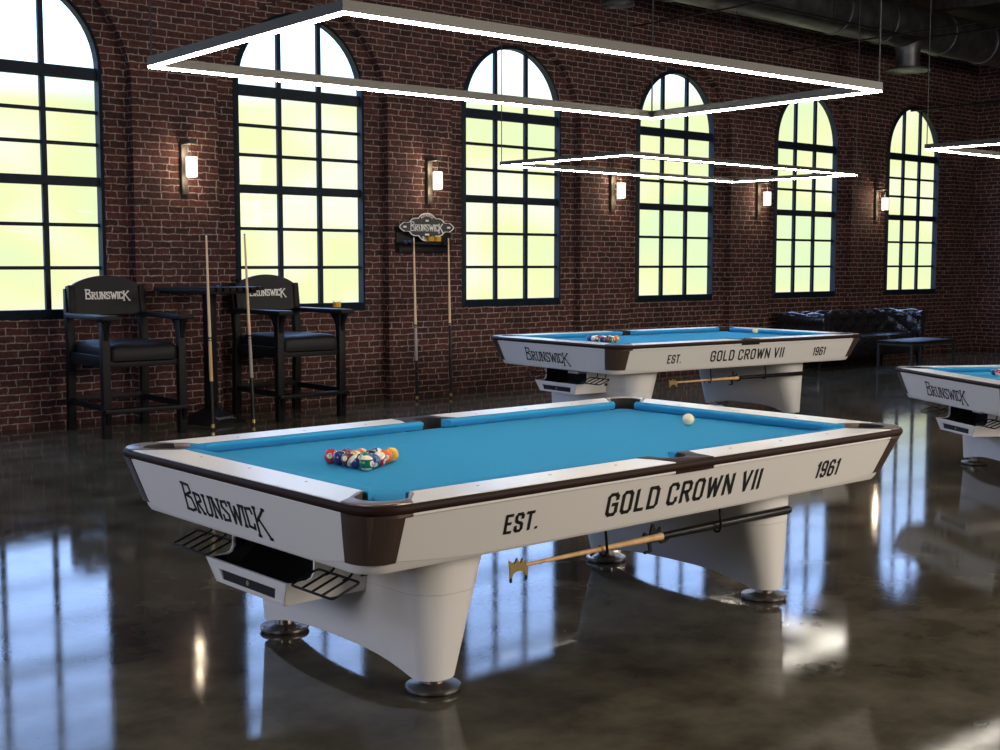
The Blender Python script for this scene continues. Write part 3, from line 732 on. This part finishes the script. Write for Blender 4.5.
rack(T3P, [2, 11, 15, 4, 7, 10, 3, 13, 6, 12, 8, 14, 9, 5, 1], (-.919, .23), None, 'pool table at right', 'racked balls on the right table', only=(2, 11))
ball(0, onT(T1P, 1.03, -.012, .7605+BR_), 'ivory cue ball alone on the front pool table', 'cue balls', 1)
ball(0, onT(T2P, 1.24, .2, .7605+BR_), 'ivory cue ball alone on the pool table further back', 'cue balls', T2P[2])

# ------------------------------------------------------------------ PENDANT LIGHTS
def make_pendant(hx, hy, z, bw=.024, bh=.042):
    r = empty('pendant_light')
    def rectring(a, b, zz): return [Vector((-a, -b, zz)), Vector((a, -b, zz)), Vector((a, b, zz)), Vector((-a, b, zz))]
    f = MB(); rg = [rectring(hx, hy, .006), rectring(hx, hy, bh), rectring(hx-bw, hy-bw, bh), rectring(hx-bw, hy-bw, .006)]; rg.append(rg[0])
    f.rings(rg, cap=False, smooth=False).build('lamp_frame', STEELF, r)
    d = MB(); rg = [rectring(hx-.003, hy-.003, -.002), rectring(hx-.003, hy-.003, .008), rectring(hx-bw+.007, hy-bw+.007, .008), rectring(hx-bw+.007, hy-bw+.007, -.002)]; rg.append(rg[0])
    d.rings(rg, cap=False, smooth=False).build('light_strip', LED, r)
    for sx in (-1, 1):
        for sy in (-1, 1): MB().tube([(sx*(hx-bw/2), sy*(hy-bw/2), bh), (sx*(hx-bw/2), sy*(hy-bw/2), ZC-z)], .004, 6).build('suspension_cable', CABLE, r)
    r.location = (0, 0, z)
    return r
p1 = make_pendant(1.44, .722, 2.335); p1.location = (-.04, -.068, 2.335); p1.rotation_euler = (0, 0, -.034)
tag(p1, 'big rectangular LED pendant hanging over the front pool table', 'pendant light', 'rectangular pendant lights')
p2 = make_pendant(1.81, .80, 2.485); p2.location = (6.1, 4.33, 2.485); p2.rotation_euler = (0, 0, 0.02)
tag(p2, 'rectangular LED pendant hanging over the pool table further back', 'pendant light', 'rectangular pendant lights')
p3 = make_pendant(1.45, .72, 2.41); p3.location = (6.40, .30, 2.41); p3.rotation_euler = (0, 0, -.03)
tag(p3, 'rectangular LED pendant over the right pool table, cut by the picture edge', 'pendant light', 'rectangular pendant lights')

# ------------------------------------------------------------------ SCONCES on the piers
def make_sconce():
    r = empty('wall_sconce')
    MB().box(-.035, .035, -.05, 0, -.24, .29).build('back_plate', BRONZEBAR, r, bevel=.004)
    MB().box(-.04, .04, -.22, 0, .25, .29).build('arm', BRONZEBAR, r, bevel=.004)
    MB().tube([(0, -.19, .26), (0, -.19, .12)], .006, 8).build('hanger_rod', BRONZEBAR, r)
    MB().lathe([(.052, -.075), (.057, -.07), (.057, .12), (.052, .125)], 24, Matrix.Translation((0, -.19, 0))).build('lamp_shade', SHADE, r)
    return r
def sconce_bulbs(x, y, z):
    for dz, w in ((.165, 3.6), (-.10, 2.6)):
        l = bpy.data.lights.new('sconce_bulb', 'POINT'); l.energy = w; l.color = (1, .80, .56); l.shadow_soft_size = .03
        o = bpy.data.objects.new('sconce_bulb', l); COL.objects.link(o); o.location = (x, y-.15, z+dz)
sc0 = make_sconce()
SCX = [2.375, 5.51, 8.60, 11.74, 14.89]; SCZ = [2.50, 2.50, 2.50, 2.50, 2.52]
SLAB = ['lit wall sconce left of the spectator chairs window, nearest the left edge', 'lit wall sconce directly above the shaped maker sign', 'third lit wall sconce from the left, between the third and fourth arched windows', 'fourth lit wall sconce from the left, above the sofa side of the further table', 'lit wall sconce furthest right, beside the last arched window']
SLAB[0] = 'lit wall sconce nearest the left edge, between the first two arched windows'
SLAB[3] = 'fourth lit wall sconce from the left, between the fourth and fifth arched windows'
for k, (x, z) in enumerate(zip(SCX, SCZ)):
    s = sc0 if k == 0 else clone(sc0)
    s.location = (x, WY, z); sconce_bulbs(x, WY, z); tag(s, SLAB[k], 'wall lamp', 'wall sconces on the brick piers')

# ------------------------------------------------------------------ CUES
def make_cue(name, L, style):
    """cue standing on its butt, z up from 0 to L"""
    r = empty(name)
    if style == 0: zs = (.02, .45, .70, .76)
    b = MB().lathe([(.0185, .0), (.0195, .006), (.0195, .07), (.019, .08)], 14).build('butt_cap', DKWRAP, r)
    MB().lathe([(.0198, .02), (.0198, .055)], 14).build('butt_ring', BRASS, b)
    mats = {0: (DKWRAP, OAK, MAPLE), 1: (DKWRAP, LINEN, MAPLE), 2: (DKWRAP, DKWRAP, MAPLE)}[style]
    MB().lathe([(.019, .08), (.0175, .46)], 14).build('butt', mats[0], r)
    MB().lathe([(.0175, .46), (.0155, .84)], 14).build('wrap' if style == 1 else 'forearm', mats[1], r)
    j = MB().lathe([(.0160, .84), (.0158, .875)], 14).build('joint_collar', BLACKP, r)
    MB().lathe([(.0163, .85), (.0162, .858)], 14).build('joint_ring', NICKEL, j)
    MB().lathe([(.0153, .875), (.0125, 1.25), (.0085, L-.035)], 14).build('shaft', mats[2], r)
    MB().lathe([(.0084, L-.035), (.0082, L-.012)], 12).build('ferrule', IVORY, r)
    MB().lathe([(.0082, L-.012), (.008, L-.004), (.004, L)], 12).build('tip', CHALK, r)
    return r
def lean(o, base, top):
    b = Vector(base); d = (Vector(top)-b).normalized(); o.location = b+d*0; o.rotation_mode = 'QUATERNION'; o.rotation_quaternion = Vector((0, 0, 1)).rotation_difference(d)
def cue(base, top, style, label, group):
    L = (Vector(top)-Vector(base)).length; o = make_cue('pool_cue', L, style); lean(o, base, top); tag(o, label, 'pool cue', group); return o
cue((2.04, 6.644, 0), (2.058, 6.735, 1.84), 0, 'maple pool cue with honey forearm leaning on the pub table, left one', 'cues leaning on the pub table')
cue((2.524, 6.719, 0), (2.56, 6.90, 1.85), 1, 'maple pool cue with pale wrap leaning on the pub table, right one', 'cues leaning on the pub table')
cue((5.062, 7.42, 0), (5.165, 7.60, 1.87), 1, 'pool cue with pale wrap leaning on the wall rack, left one under the sign', 'cues leaning on the wall rack')
cue((5.559, 7.42, 0), (5.675, 7.60, 1.87), 2, 'pool cue with black butt leaning on the wall rack, right one under the sign', 'cues leaning on the wall rack')

# ------------------------------------------------------------------ SPECTATOR CHAIRS
def make_chair():
    r = empty('spectator_chair')         # faces -Y, origin at floor centre
    w, d = .36, .43; lt = .037
    for sx in (-1, 1):
        lg = MB().box(sx*w-lt, sx*w+lt, -d-lt, -d+lt, 0, 1.05).build('leg', BLKWOOD, r, bevel=.005)
        # slightly raked back leg rising into the back post
        mb = MB(); rings = []
        for z, y in ((0, d+.02), (.5, d), (.78, d-.02), (1.05, d+.02), (1.30, d+.06)):
            t = lt if z < 1.2 else .026
            rings.append([Vector((sx*w+a*t, y+b*t, z)) for a, b in ((-1, -1), (1, -1), (1, 1), (-1, 1))])
        mb.rings(rings, smooth=False).build('leg', BLKWOOD, r, bevel=.005)
        # arm with curved bracket
        arm = MB().prism([(sx*w-.075, -d-.14), (sx*w+.075, -d-.14), (sx*w+.088, -d-.05), (sx*w+.055, d-.02), (sx*w-.055, d-.02), (sx*w-.088, -d-.05)], 1.035, 1.08).build('armrest', BLKWOOD, r, bevel=.006)
        br_ = [(-d+lt, .84), (-d+lt+.02, .90), (-d+lt+.06, .97), (-d+lt+.14, 1.045), (-d+lt, 1.045)]
        mt = Matrix(((0, 0, 1, sx*w), (1, 0, 0, 0), (0, 1, 0, 0), (0, 0, 0, 1)))
        MB().prism(br_, -.018, .018, mt).build('arm_bracket', BLKWOOD, arm)
        br2 = [(-d-lt, .86), (-d-lt-.03, .95), (-d-lt-.09, 1.045), (-d-lt, 1.045)]
        MB().prism(br2, -.018, .018, mt).build('arm_bracket', BLKWOOD, arm)
        MB().box(sx*w-.018, sx*w+.018, -d, d, .62, .72).build('seat_rail', BLKWOOD, r, bevel=.004)
        MB().box(sx*w-.016, sx*w+.016, -d, d, .235, .29).build('stretcher', BLKWOOD, r, bevel=.004)
    MB().box(-w, w, -d-.010, -d+.018, .62, .68).build('seat_rail', BLKWOOD, r, bevel=.004)
    MB().box(-w, w, d-.03, d+.006, .60, .72).build('seat_rail', BLKWOOD, r, bevel=.004)
    MB().box(-w, w, d-.02, d+.014, .26, .31).build('stretcher', BLKWOOD, r, bevel=.004)
    MB().box(-w-.04, w+.04, -d-.09, -d+.035, .225, .262).build('footrest', BLKWOOD, r, bevel=.006)
    for sx in (-1, 1):
        mt = Matrix(((0, 0, 1, sx*(w-.0)), (1, 0, 0, 0), (0, 1, 0, 0), (0, 0, 0, 1)))
        MB().prism([(-d-lt, .12), (-d-lt-.03, .16), (-d-lt-.06, .226), (-d-lt, .226)], -.016, .016, mt).build('footrest_bracket', BLKWOOD, r)
    # cushions: domed seat pad
    def pad(hx, hy, z0, zs, n=5, dome=.02, cy=0):
        rings = []
        for z, ins in zs: rings.append(rrect(hx-ins, hy-ins, .05, z, 5, 0, cy))
        return MB().rings(rings)
    pad(w-.036, d+.01, 0, ((.665, .02), (.68, .004), (.71, 0), (.78, .0), (.812, .02), (.830, .06), (.836, .14)), cy=-.02).build('seat', BLKLEATHER, r)
    # arched upholstered back
    bw_ = w+.015; mb = MB(); n = 18
    prof = []
    for k in range(n+1):
        u = -1+2*k/n; prof.append((u*bw_, 1.325+.10*(1-u*u)-.03*abs(u)**8))
    outline = [(-bw_, 1.055), (bw_, 1.055)]+prof[::-1]
    rings = []
    for y, s_ in ((-.012, .985), (-.004, 1.0), (.05, 1.0), (.06, .985)):
        cz = 1.23; rings.append([Vector((x*s_, y, cz+(z-cz)*s_)) for x, z in outline])
    bk = MB().rings(rings).build('backrest', BLKLEATHER, r)
    bk.location = (0, d-.03, 0); bk.rotation_euler = (math.radians(-8), 0, 0)
    # rotate about arm height: shift so the base stays put
    bk.location = (0, d-.035-.0, .0); 
    bk.location.y -= 1.05*math.sin(math.radians(8)); bk.location.z += 1.05*(1-math.cos(math.radians(8)))
    for sx in (-1, 1):
        MB().box(sx*(bw_-.03)-.03, sx*(bw_-.03)+.035, -.03, .066, 1.05, 1.335).build('back_wing', BLKWOOD, bk, bevel=.012)
    ls, wd = maker_lines(.060); k = .42/wd; ls = [[(a*k, b) for a, b in l] for l in ls]
    mb = MB(); strokes(mb, ls, .0115, flat((-.205, -.0125, 1.205), (1, 0, 0), (0, 0, 1), (0, -1, 0)), .0012)
    tag(mb.build('printed_lettering', WPRINT, bk), 'white maker name on the back')
    return r
ch1 = make_chair(); ch1.location = (1.41, 7.13, 0); ch1.scale = (1, 1, 1.02); ch1.rotation_euler = (0, 0, math.radians(-3))
tag(ch1, 'tall black spectator chair left of the pub table', 'chair', 'tall spectator chairs')
ch2 = clone(ch1, (3.235, 7.22, 0), math.radians(-1), 'tall black spectator chair right of the pub table, a whiskey glass on its arm')

# ------------------------------------------------------------------ PUB TABLE
def make_pub():
    r = empty('pub_table')
    h = .375; hb = .24
    # top with cue notches cut in two edges
    poly = []
    ns = 7; nw, nd = .016, .03
    def edge(a, b):
        a = Vector(a); b = Vector(b); d = (b-a).normalized(); inn = Vector((-d.y, d.x)); L = (b-a).length; pts = [a]
        for k in range(ns):
            t = L*(.13+.74*k/(ns-1)); p = a+d*t
            pts += [p-d*nw, p-d*nw+inn*nd, p+d*nw+inn*nd, p+d*nw]
        return pts
    cs = [(-h, -h), (h, -h), (h, h), (-h, h)]
    poly = edge(cs[0], cs[1])+[Vector(cs[1]), Vector(cs[2]), Vector(cs[3])]
    MB().prism([(p.x, p.y) for p in poly], 1.30, 1.335).build('tabletop', BLKWOOD, r)
    MB().box(-h+.04, h-.04, -h+.06, h-.04, 1.27, 1.30).build('top_frame', BLKWOOD, r, bevel=.004)
    MB().box(-.048, .048, -.048, .048, .12, 1.275).build('column', BLKWOOD, r, bevel=.006)
    MB().rings([rrect(hb, hb, .01, 0, 3), rrect(hb, hb, .01, .018, 3), rrect(.056, .056, .01, .14, 3)], smooth=False).build('base', BLKWOOD, r, bevel=.004)
    ls, wd = maker_lines(.030); k = .23/wd; ls = [[(a*k, b) for a, b in l] for l in ls]
    vv = Vector((0, .165, .122)).normalized()
    mb = MB(); strokes(mb, ls, .005, flat((-.115, -.205, .0455), (1, 0, 0), vv, (0, -.6, .8)), .0012)
    tag(mb.build('printed_lettering', mat('grey_print', (.22, .21, .2), .6), r), 'grey maker name on the base')
    return r
pub = make_pub(); pub.location = (2.33, 7.2, 0); pub.rotation_euler = (0, 0, math.radians(16))
tag(pub, 'square black pub table with cue notches between the two spectator chairs', 'table')
def chalk(loc, rz, label, group):
    o = MB().box(-.011, .011, -.011, .011, 0, .02).build('chalk_cube', CHALK, bevel=.002); o.location = loc; o.rotation_euler = (0, 0, rz); tag(o, label, 'chalk', group); return o
chalk((2.36, 7.08, 1.3355), .3, 'blue chalk cube on the black pub table', 'chalk cubes')

# ------------------------------------------------------------------ WALL RACK, SIGN, GLASSES
def make_rack():
    r = empty('cue_rack', (5.445, WY, 0))
    MB().box(-.41, .385, -.022, 0, 1.69, 1.985).build('back_panel', BLKWOOD, r, bevel=.004)
    poly = [(-.42, -.022), (-.42, -.20)]
    for x in (-.36, -.284, .12, .225, .32):
        poly += [(x-.017, -.20), (x-.017, -.155), (x+.017, -.155), (x+.017, -.20)]
    poly += [(.395, -.20), (.395, -.022)]
    MB().prism(poly, 1.785, 1.808).build('shelf', BLKWOOD, r)
    MB().box(-.39, .365, -.05, -.022, 1.69, 1.76).build('lower_rail', BLKWOOD, r, bevel=.006)
    return r
tag(make_rack(), 'black cue rack shelf on the brick pier behind the sign', 'cue rack')
chalk((5.055, 7.62, 1.8085), .1, 'left blue chalk cube on the cue rack shelf', 'chalk cubes')
chalk((5.118, 7.62, 1.8085), -.2, 'right blue chalk cube on the cue rack shelf', 'chalk cubes')
def make_sign():
    r = empty('wall_sign', (5.40, 7.665, 1.985))
    # outline of the plaque in its own plane, half then mirrored
    H = [(0, .165), (.04, .161), (.075, .147), (.10, .122), (.115, .105), (.16, .105), (.20, .092), (.235, .055), (.27, .052), (.30, .055), (.325, .04), (.352, .018), (.362, 0)]
    q = H+[(x, -z) for x, z in H[::-1][1:]]
    full = q+[(-x, z) for x, z in q[::-1][1:-1]]
    full = [(x*1.12, z) for x, z in full]
    mt = Matrix.Rotation(PI/2, 4, 'X')
    plate = MB().prism(full, 0, .012, mt).build('sign_plate', SIGNM, r)
    def inset(k, kz): return [(x*k, z*kz) for x, z in full]
    def band(name, a, b, m):
        mb = MB(); n = len(full)
        A = inset(*a); B = inset(*b)
        ra = [Vector((x, -.012, z)) for x, z in A]; rb = [Vector((x, -.012, z)) for x, z in B]; rc = [Vector((x, -.015, z)) for x, z in B]; rd = [Vector((x, -.015, z)) for x, z in A]
        mb.rings([ra, rb, rc, rd, ra], cap=False, smooth=False).build(name, m, r)
    band('outer_border', (1.0, 1.0), (.96, .915), WPRINT)
    ls, wd = maker_lines(.072); k = .47/wd; ls = [[(a*k, b) for a, b in l] for l in ls]
    mb = MB(); F = flat((-.238, -.012, -.043), (1, 0, 0), (0, 0, 1), (0, -1, 0)); strokes(mb, ls, .0118, F, .004)
    tag(mb.build('sign_lettering', WPRINT, r), 'white maker name across the sign')
    def arc_text(s, h, R, cz, flip):
        ls, w = text_lines(s, h, 0, gap=.3); mb = MB()
        def F(u, v, d):
            if not flip: a = PI/2-(u-w/2)/R; rr = R+v; return Vector((rr*math.cos(a), -.012-d, cz+rr*math.sin(a)))
            a = -PI/2+(u-w/2)/R; rr = R-v; return Vector((rr*math.cos(a), -.012-d, cz+rr*math.sin(a)))
        strokes(mb, ls, h*.17, F, .003); mb.build('small_lettering', WPRINT, r)
    arc_text('AUTHENTIC', .026, .115, .01, False)
    arc_text('BILLIARDS', .026, .14, -.01, True)
    mb = MB()
    for x0, x1, z in ((-.345, -.30, 0), (.30, .345, 0), (-.022, .022, .075), (-.03, .03, -.085)):
        mb.box(x0, x1, -.015, -.012, z-.010, z+.010)
    mb.build('sign_dash', WPRINT, r)
    MB().box(-.03, .03, 0, .11, -.05, .05).build('sign_bracket', IRON, r)
    return r
tag(make_sign(), 'shaped black and white maker name sign above the cue rack', 'sign')
def make_glass(r_, h):
    g = empty('whiskey_glass')
    MB().lathe([(r_*.92, 0), (r_, .006), (r_*1.03, h), (r_*.97, h), (r_*.93, .014), (.001, .012)], 24, cap=True).build('tumbler', TUMBLER, g)
    MB().lathe([(r_*.90, .0145), (r_*.94, h*.8)], 24).build('whiskey', WHISKEY, g)
    return g
g1 = make_glass(.044, .085); g1.location = (5.425, 7.612, 1.808); tag(g1, 'amber whiskey glass on the cue rack shelf, the left one', 'glass', 'whiskey glasses')
clone(g1, (5.535, 7.625, 1.808), 0, 'amber whiskey glass on the cue rack shelf, the right one')
ga = clone(g1, (3.60, 6.86, 1.1025), 0, 'amber whiskey glass on the arm of the right spectator chair')

# ------------------------------------------------------------------ CHESTERFIELD SOFA
def make_sofa():
    r = empty('chesterfield_sofa', (13.62, 0, 0))
    L = 1.46; yf, yb = 6.88, 7.72
    MB().box(-L, L, yf+.04, yb, .14, .34).build('base', SOFALEATHER, r, bevel=.03, seg=3)
    for sx in (-1, 1):
        for y in (yf+.10, yb-.08): MB().lathe([(.022, 0), (.03, .02), (.018, .05), (.035, .11), (.035, .15)], 14, Matrix.Translation((sx*(L-.1), y, 0))).build('foot', BLKWOOD, r)
    for k in range(3):
        w = (2*L-.44)/3; x0 = -L+.22+k*w
        rg = [rrect(w/2-.004-i, (yb-yf)/2-.14-i, .05, z, 5, x0+w/2, (yf+yb)/2-.10) for z, i in ((.34, .01), (.36, 0), (.42, 0), (.45, .025), (.462, .09))]
        MB().rings(rg).build('seat_cushion', SOFALEATHER, r)
    # tufted back: profile swept along x with diamond dimples, rolled top
    def tuft(u, v): # dimple depth on a diamond lattice
        a = math.cos(PI*(u+v)); b = math.cos(PI*(u-v)); return abs(a*b)**.55 if False else (abs(math.sin(PI*(u+v)/2))*abs(math.sin(PI*(u-v)/2)))**.5
    def swept(length, prof, nx, name, mt, ncell):
        """prof: list of (depth, height, nx, nz, tufted weight, v)"""
        mb = MB(); rings = []
        for i in range(nx+1):
            x = -length/2+length*i/nx; ring = []
            for (d, h, nd, nh, wt, v) in prof:
                k = (tuft(i/nx*ncell, v)-.55)*.046*wt
                ring.append(mt @ Vector((x, d+nd*k, h+nh*k)))
            rings.append(ring)
        mb.rings(rings, cap=True, closed=True).build(name, SOFALEATHER, r)
    def profile():
        P = []
        # inside face going up, then roll over the top, down the outside
        for k in range(15):
            t = k/14; P.append((0.0, .34+.36*t, -1, 0, 1, t*2.6))
        cxx, czz, R = .085, .725, .095
        for k in range(1, 20):
            a = math.radians(195-k*13); P.append((cxx+R*math.cos(a), czz+R*math.sin(a), math.cos(a), math.sin(a), 1 if k < 12 else 0, 2.6+k*.19))
        P += [(.135, .60, 0, 0, 0, 0), (.14, .16, 0, 0, 0, 0), (.0, .16, 0, 0, 0, 0)]
        return P
    P = profile()
    swept(2*L-.10, P, 132, 'sofa_back', Matrix.Translation((0, yb-.20, 0)), 15)
    for sx in (-1, 1):
        mt = Matrix.Translation((sx*(L-.20), (yf+yb)/2, 0)) @ (Matrix.Rotation(-PI/2*sx, 4, 'Z'))
        swept(yb-yf-.02, P, 40, 'sofa_arm', mt, 4)
        # scroll disc on the arm front
        MB().lathe([(.0, 0), (.09, 0), (.098, .012), (.085, .022), (.02, .028)][1:], 24, Matrix.Translation((sx*(L-.20+.085), yf+.012, .725)) @ Matrix.Rotation(PI/2, 4, 'X')).build('arm_scroll', SOFALEATHER, r)
        MB().box(sx*(L-.13)-.07, sx*(L-.13)+.07, yf, yf+.03, .15, .68).build('arm_front', SOFALEATHER, r, bevel=.012)
    return r
tag(make_sofa(), 'black tufted leather chesterfield sofa against the brick wall', 'sofa')

def make_low_table():
    r = empty('low_table', (13.23, 5.965, 0))
    hx, hy, h = .60, .29, .45
    MB().box(-hx, hx, -hy, hy, h-.035, h).build('tabletop', BLKWOOD, r, bevel=.004)
    for sx in (-1, 1):
        for sy in (-1, 1): MB().box(sx*(hx-.02)-.016, sx*(hx-.02)+.016, sy*(hy-.02)-.016, sy*(hy-.02)+.016, 0, h-.035).build('leg', ZINC, r)
        MB().box(sx*(hx-.02)-.014, sx*(hx-.02)+.014, -hy+.02, hy-.02, h-.065, h-.035).build('side_rail', ZINC, r)
        MB().box(sx*(hx-.02)-.012, sx*(hx-.02)+.012, -hy+.02, hy-.02, .0, .022).build('bottom_rail', ZINC, r)
    for sy in (-1, 1): MB().box(-hx+.02, hx-.02, sy*(hy-.02)-.014, sy*(hy-.02)+.014, h-.065, h-.035).build('apron_rail', ZINC, r)
    return r
tag(make_low_table(), 'low black table on thin grey metal legs in front of the sofa', 'table')

# ------------------------------------------------------------------ DUCT, DIFFUSERS, CONDUIT
def make_duct():
    r = empty('air_duct', (0, 6.4, 0)); z = 5.06; R = .31
    ax = Matrix.Translation((0, 0, z)) @ Matrix.Rotation(PI/2, 4, 'Y')
    prof = [(R, -8.9)]
    MB().lathe([(R, -8.9), (R, XR-.02)], 40, ax).build('duct_pipe', DUCTM, r)
    for x in (1.0, 4.4, 6.35, 8.2, 11.6, 12.75, 14.35, 15.6, 17.4): MB().lathe([(R, x-.025), (R+.018, x-.018), (R+.018, x+.018), (R, x+.025)], 40, ax, cap=False).build('duct_joint', DUCTM, r)
    for x in (3, 7.25, 10.3, 13.5, 16.6): MB().tube([(x, 0, z+R-.01), (x, 0, ZC)], .012, 8).build('hanger_rod', IRON, r)
    for x, rn, rd, zb in ((13.5, .175, .33, 4.42), (7.25, .17, .20, 4.56)):
        mt = Matrix.Translation((x, 0, 0))
        MB().lathe([(rn*1.35, z-R*.55), (rn*1.1, z-R*.95), (rn, z-R-.06), (rn, zb+.03)], 32, mt, cap=False).build('duct_drop', DUCTM, r)
        d = MB(); rg = [(rn, zb+.05), (rd*.98, zb+.03), (rd, zb+.02), (rd, zb)]
        for k in range(5):
            a = rd*(1-.16*k); rg += [(a*.97, zb), (a*.95, zb+.012), (a*.88, zb+.012), (a*.86, zb)]
        rg.append((.02, zb)); d.lathe(rg, 36, mt).build('air_diffuser', DUCTM, r)
    return r
tag(make_duct(), 'round galvanised air duct with round vents under the ceiling', 'duct')
c_ = MB().tube([(-8, 6.0, 4.80), (13.0, 6.0, 4.80), (13.15, 5.95, 4.80), (13.2, 5.85, 4.80), (13.2, -8, 4.80)], .022, 8)
for x in (4, 7, 9, 11): c_.tube([(x, 6, 4.8), (x, 6.0, ZC)], .01, 6)
for y in (4, 0, -4): c_.tube([(13.2, y, 4.8), (13.2, y, ZC)], .01, 6)
tag(c_.build('electrical_conduit', IRON), 'thin black conduit turning a corner below the air duct', 'conduit')
for k, (y0, z0, y1, z1, x) in enumerate(((7.77, 4.15, -8.9, 4.15, 15.9), (7.77, 4.72, -8.9, 4.72, 12.2), (7.77, 4.72, -8.9, 4.72, 9.0))):
    tag(MB().tube([(x, y0, z0), (x, y1, z1)], .02 if k == 0 else .012, 8).build('tie_rod', IRON), ['thick tie rod spanning from beside the last arched window', 'thin tie rod crossing below the duct near the round vent', 'thin tie rod crossing left of the round vent'][k], 'tie rod', 'tie rods under the ceiling')
